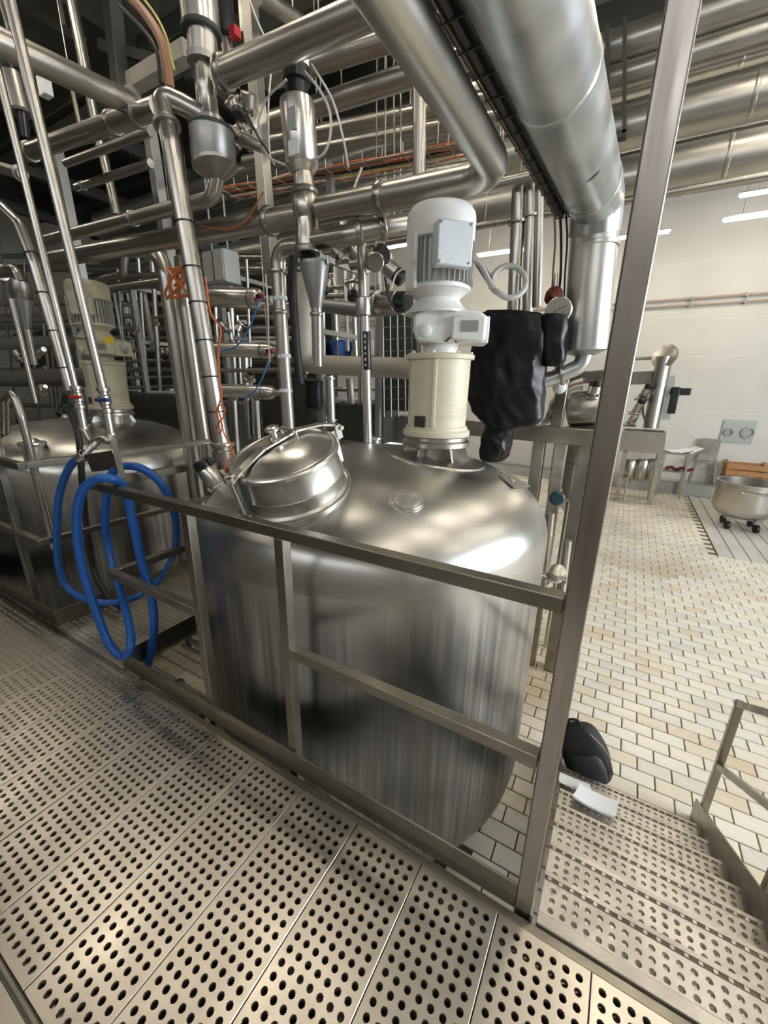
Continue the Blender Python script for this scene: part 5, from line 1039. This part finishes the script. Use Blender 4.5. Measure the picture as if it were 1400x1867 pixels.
for i, x in enumerate((14, 58, 92, 225, 262, 285, 322, 395, 425, 455, 520, 588, 655)):
    lean = (700-x)*.045
    pipe('slim upright at the very back, %s from the left' % OR[i], [P(x-lean*.5, 440+(i*37) % 60, 4.75), P(x+lean*.6, 790, 4.75)], .022+.010*(i % 3), m=('steel_dull', 'steel', 'steel_dull')[i % 3], n=8, name='rack_pipe', group='slim uprights at the very back')
VL = ((22, 512, 2.6), (34, 652, 2.5), (72, 640, 2.6), (84, 676, 3.1), (78, 708, 2.4), (128, 770, 2.3), (250, 602, 4.4), (284, 588, 4.5), (300, 640, 4.4), (412, 600, 3.8), (438, 592, 3.9), (455, 690, 3.8), (598, 508, 3.3), (622, 470, 3.2), (645, 520, 3.4), (596, 396, 3.0), (628, 390, 3.1), (660, 384, 3.1), (428, 190, 2.3), (452, 204, 2.35), (442, 238, 2.3))
for i, (x, y, Y) in enumerate(VL):
    zn = 'over the second tank' if x < 120 else 'right of the second agitator drive' if x < 345 else 'beside the strainer pot' if y < 260 else 'between the horizontal cylinders' if x < 500 else 'under the long overhead pipe' if y < 400 else 'right of the funnel'
    k_ = sum(1 for q in VL[:i] if ('over the second tank' if q[0] < 120 else 'right of the second agitator drive' if q[0] < 345 else 'beside the strainer pot' if q[1] < 260 else 'between the horizontal cylinders' if q[0] < 500 else 'under the long overhead pipe' if q[1] < 400 else 'right of the funnel') == zn)
    a = i*1.7; valve('small clamped valve %s, number %s counted from the left' % (zn, ('one', 'two', 'three', 'four', 'five', 'six')[k_]), P(x, y, Y), (math.cos(a)*.7, -.3, .8 if i % 2 else -.6), .038+.008*(i % 3), .11, head=i % 3 != 1)
blk = empty('actuator', P(410, 100, 2.3)); tag(blk, 'black actuator head beside the wide steel cylinder at the top', 'actuator')
lz('head', blk, 'black_plastic', (402, -25), (412, 72), 2.3, [(.055, 0), (.062, .1), (.062, .95), (.05, 1)]); lz('stem', blk, 'steel', (412, 70), (420, 122), 2.3, [(.036, 0), (.036, .6), (.05, .65), (.05, 1)]); MB().box(P(428, 60, 2.3), (.05, .05, .05)).build('red_tag', 'red_plastic', blk)
pipe('short slanted pipe right of the strainer pot', T(2.15, (392, 232), (482, 268)), .034, n=12, clamps=(.3, .6))
pipe('small elbow pipe dropping into the tray run behind the second drive', T(3.4, (228, 455), (226, 500), (180, 512)), .045, n=12, br=.09, m='steel_dull')
pipe('level pipe right of the second agitator drive, passing behind the stout uprights', T(3.3, (180, 530), (300, 512)), .042, n=12)
# instruments in the steel frame behind the black bag
dm = empty('drive_motor', P(1060, 770, 4.1)); tag(dm, 'dull grey motor lying in the steel frame behind the corner post', 'motor')
a, b = P(1034, 748, 4.1), P(1100, 742, 4.1); d = (b-a).normalized(); L = (b-a).length
MB().lathe([(.10, 0), (.145, .02), (.150, .04), (.150, L-.03), (.13, L)], a, d, 28).build('motor_shell', 'steel_dull', dm); MB().box(a+d*L*.7+Z1*.17, (.10, .10, .09)).build('junction_box', 'black_plastic', dm, bevel=.01)
MB().bar(a-Z1*.17, b-Z1*.17, .18, .035).build('mounting_plate', 'steel_rail', dm)
for i in range(5): MB().box(P(1044+i*12, 784, 3.97), (.025, .02, .04)).build('fixing_bolt', 'black_plastic', dm)
bl = P(1020, 706, 3.8); wl_ = empty('indicator_lamp', bl); tag(wl_, 'small white round lamp on the frame upright behind the black bag', 'lamp'); MB().lathe([(.02, -.05), (.045, -.04), (.055, 0), (.045, .04), (.02, .055), (0, .058)], bl, (.1, -.9, .2), 20).build('lens', 'dial', wl_); MB().lathe([(.05, -.06), (.05, -.035), (.02, -.035)], bl, (.1, -.9, .2), 20).build('socket', 'steel_grey', wl_)
valve('black headed valve on the motor in the steel frame', P(1080, 722, 4.0), (.1, -.1, 1), .05, .10)
# scuff on the duct
sc0 = qa+dv*.72; sx_, sy_, _ = frame_of(dv); scv = MB(); toc = (CAM-sc0); toc = (toc-dv*toc.dot(dv)).normalized(); tside = dv.cross(toc)
for i in range(9):
    t = -.22+i*.055; wv = .018*math.sin(math.pi*(i+.3)/9)
    for s in (-1, 1): scv.v.append(sc0+(toc*math.cos(t+.1)+tside*math.sin(t+.1))*(dr+.0012)+dv*(s*wv*.5+.03*t))
for i in range(8): scv.f.append((2*i, 2*i+1, 2*i+3, 2*i+2))
scv.build('scuff_mark', 'ink', dk)
# faint marks on the pipe marker sleeve
for k_ in range(6):
    q = P(667, 605, 2.5)+d_*(.03+k_*.036)+Vector((.30, -.95, 0)).normalized()*.0336; MB().box(q, (.010, .002, .012 if k_ % 2 else .018)).build('marker_stroke', 'paper', sl)
# legs under the storage of the far rack pipes
for i, x in enumerate((-9.8, -7.6, -5.4, -3.6)):
    e = empty('pipe_support_stand', (x, 5.0, FLOOR)); tag(e, 'steel rack frame carrying the far pipes, %s from the left' % OR[i], 'frame', 'far pipe rack frames')
    for y in (4.5, 5.6): MB().span((x-.04, y-.04, FLOOR), (x+.04, y+.04, 3.1)).build('upright', 'steel_grey', e)
    for z in (.4, 1.35, 2.2, 3.05): MB().span((x-.03, 4.5, z-.03), (x+.03, 5.6, z+.03)).build('cross_bar', 'steel_grey', e)

# small gear on the machine frame by the white wall
for i, (x, y) in enumerate(((1160, 748), (1172, 722), (1150, 770))): valve('small fitting on the machine frame by the white wall, %s' % ('left', 'upper', 'lower')[i], P(x, y, 11.9), (.3, -.4, .8), .09, .26, head=i != 2)
cable('black cable looping behind the upright pipe of the machine frame', [P(1180, 775, 11.9), P(1172, 750, 11.9), P(1178, 720, 11.9), P(1195, 705, 11.9)], .025, 'black_rubber')
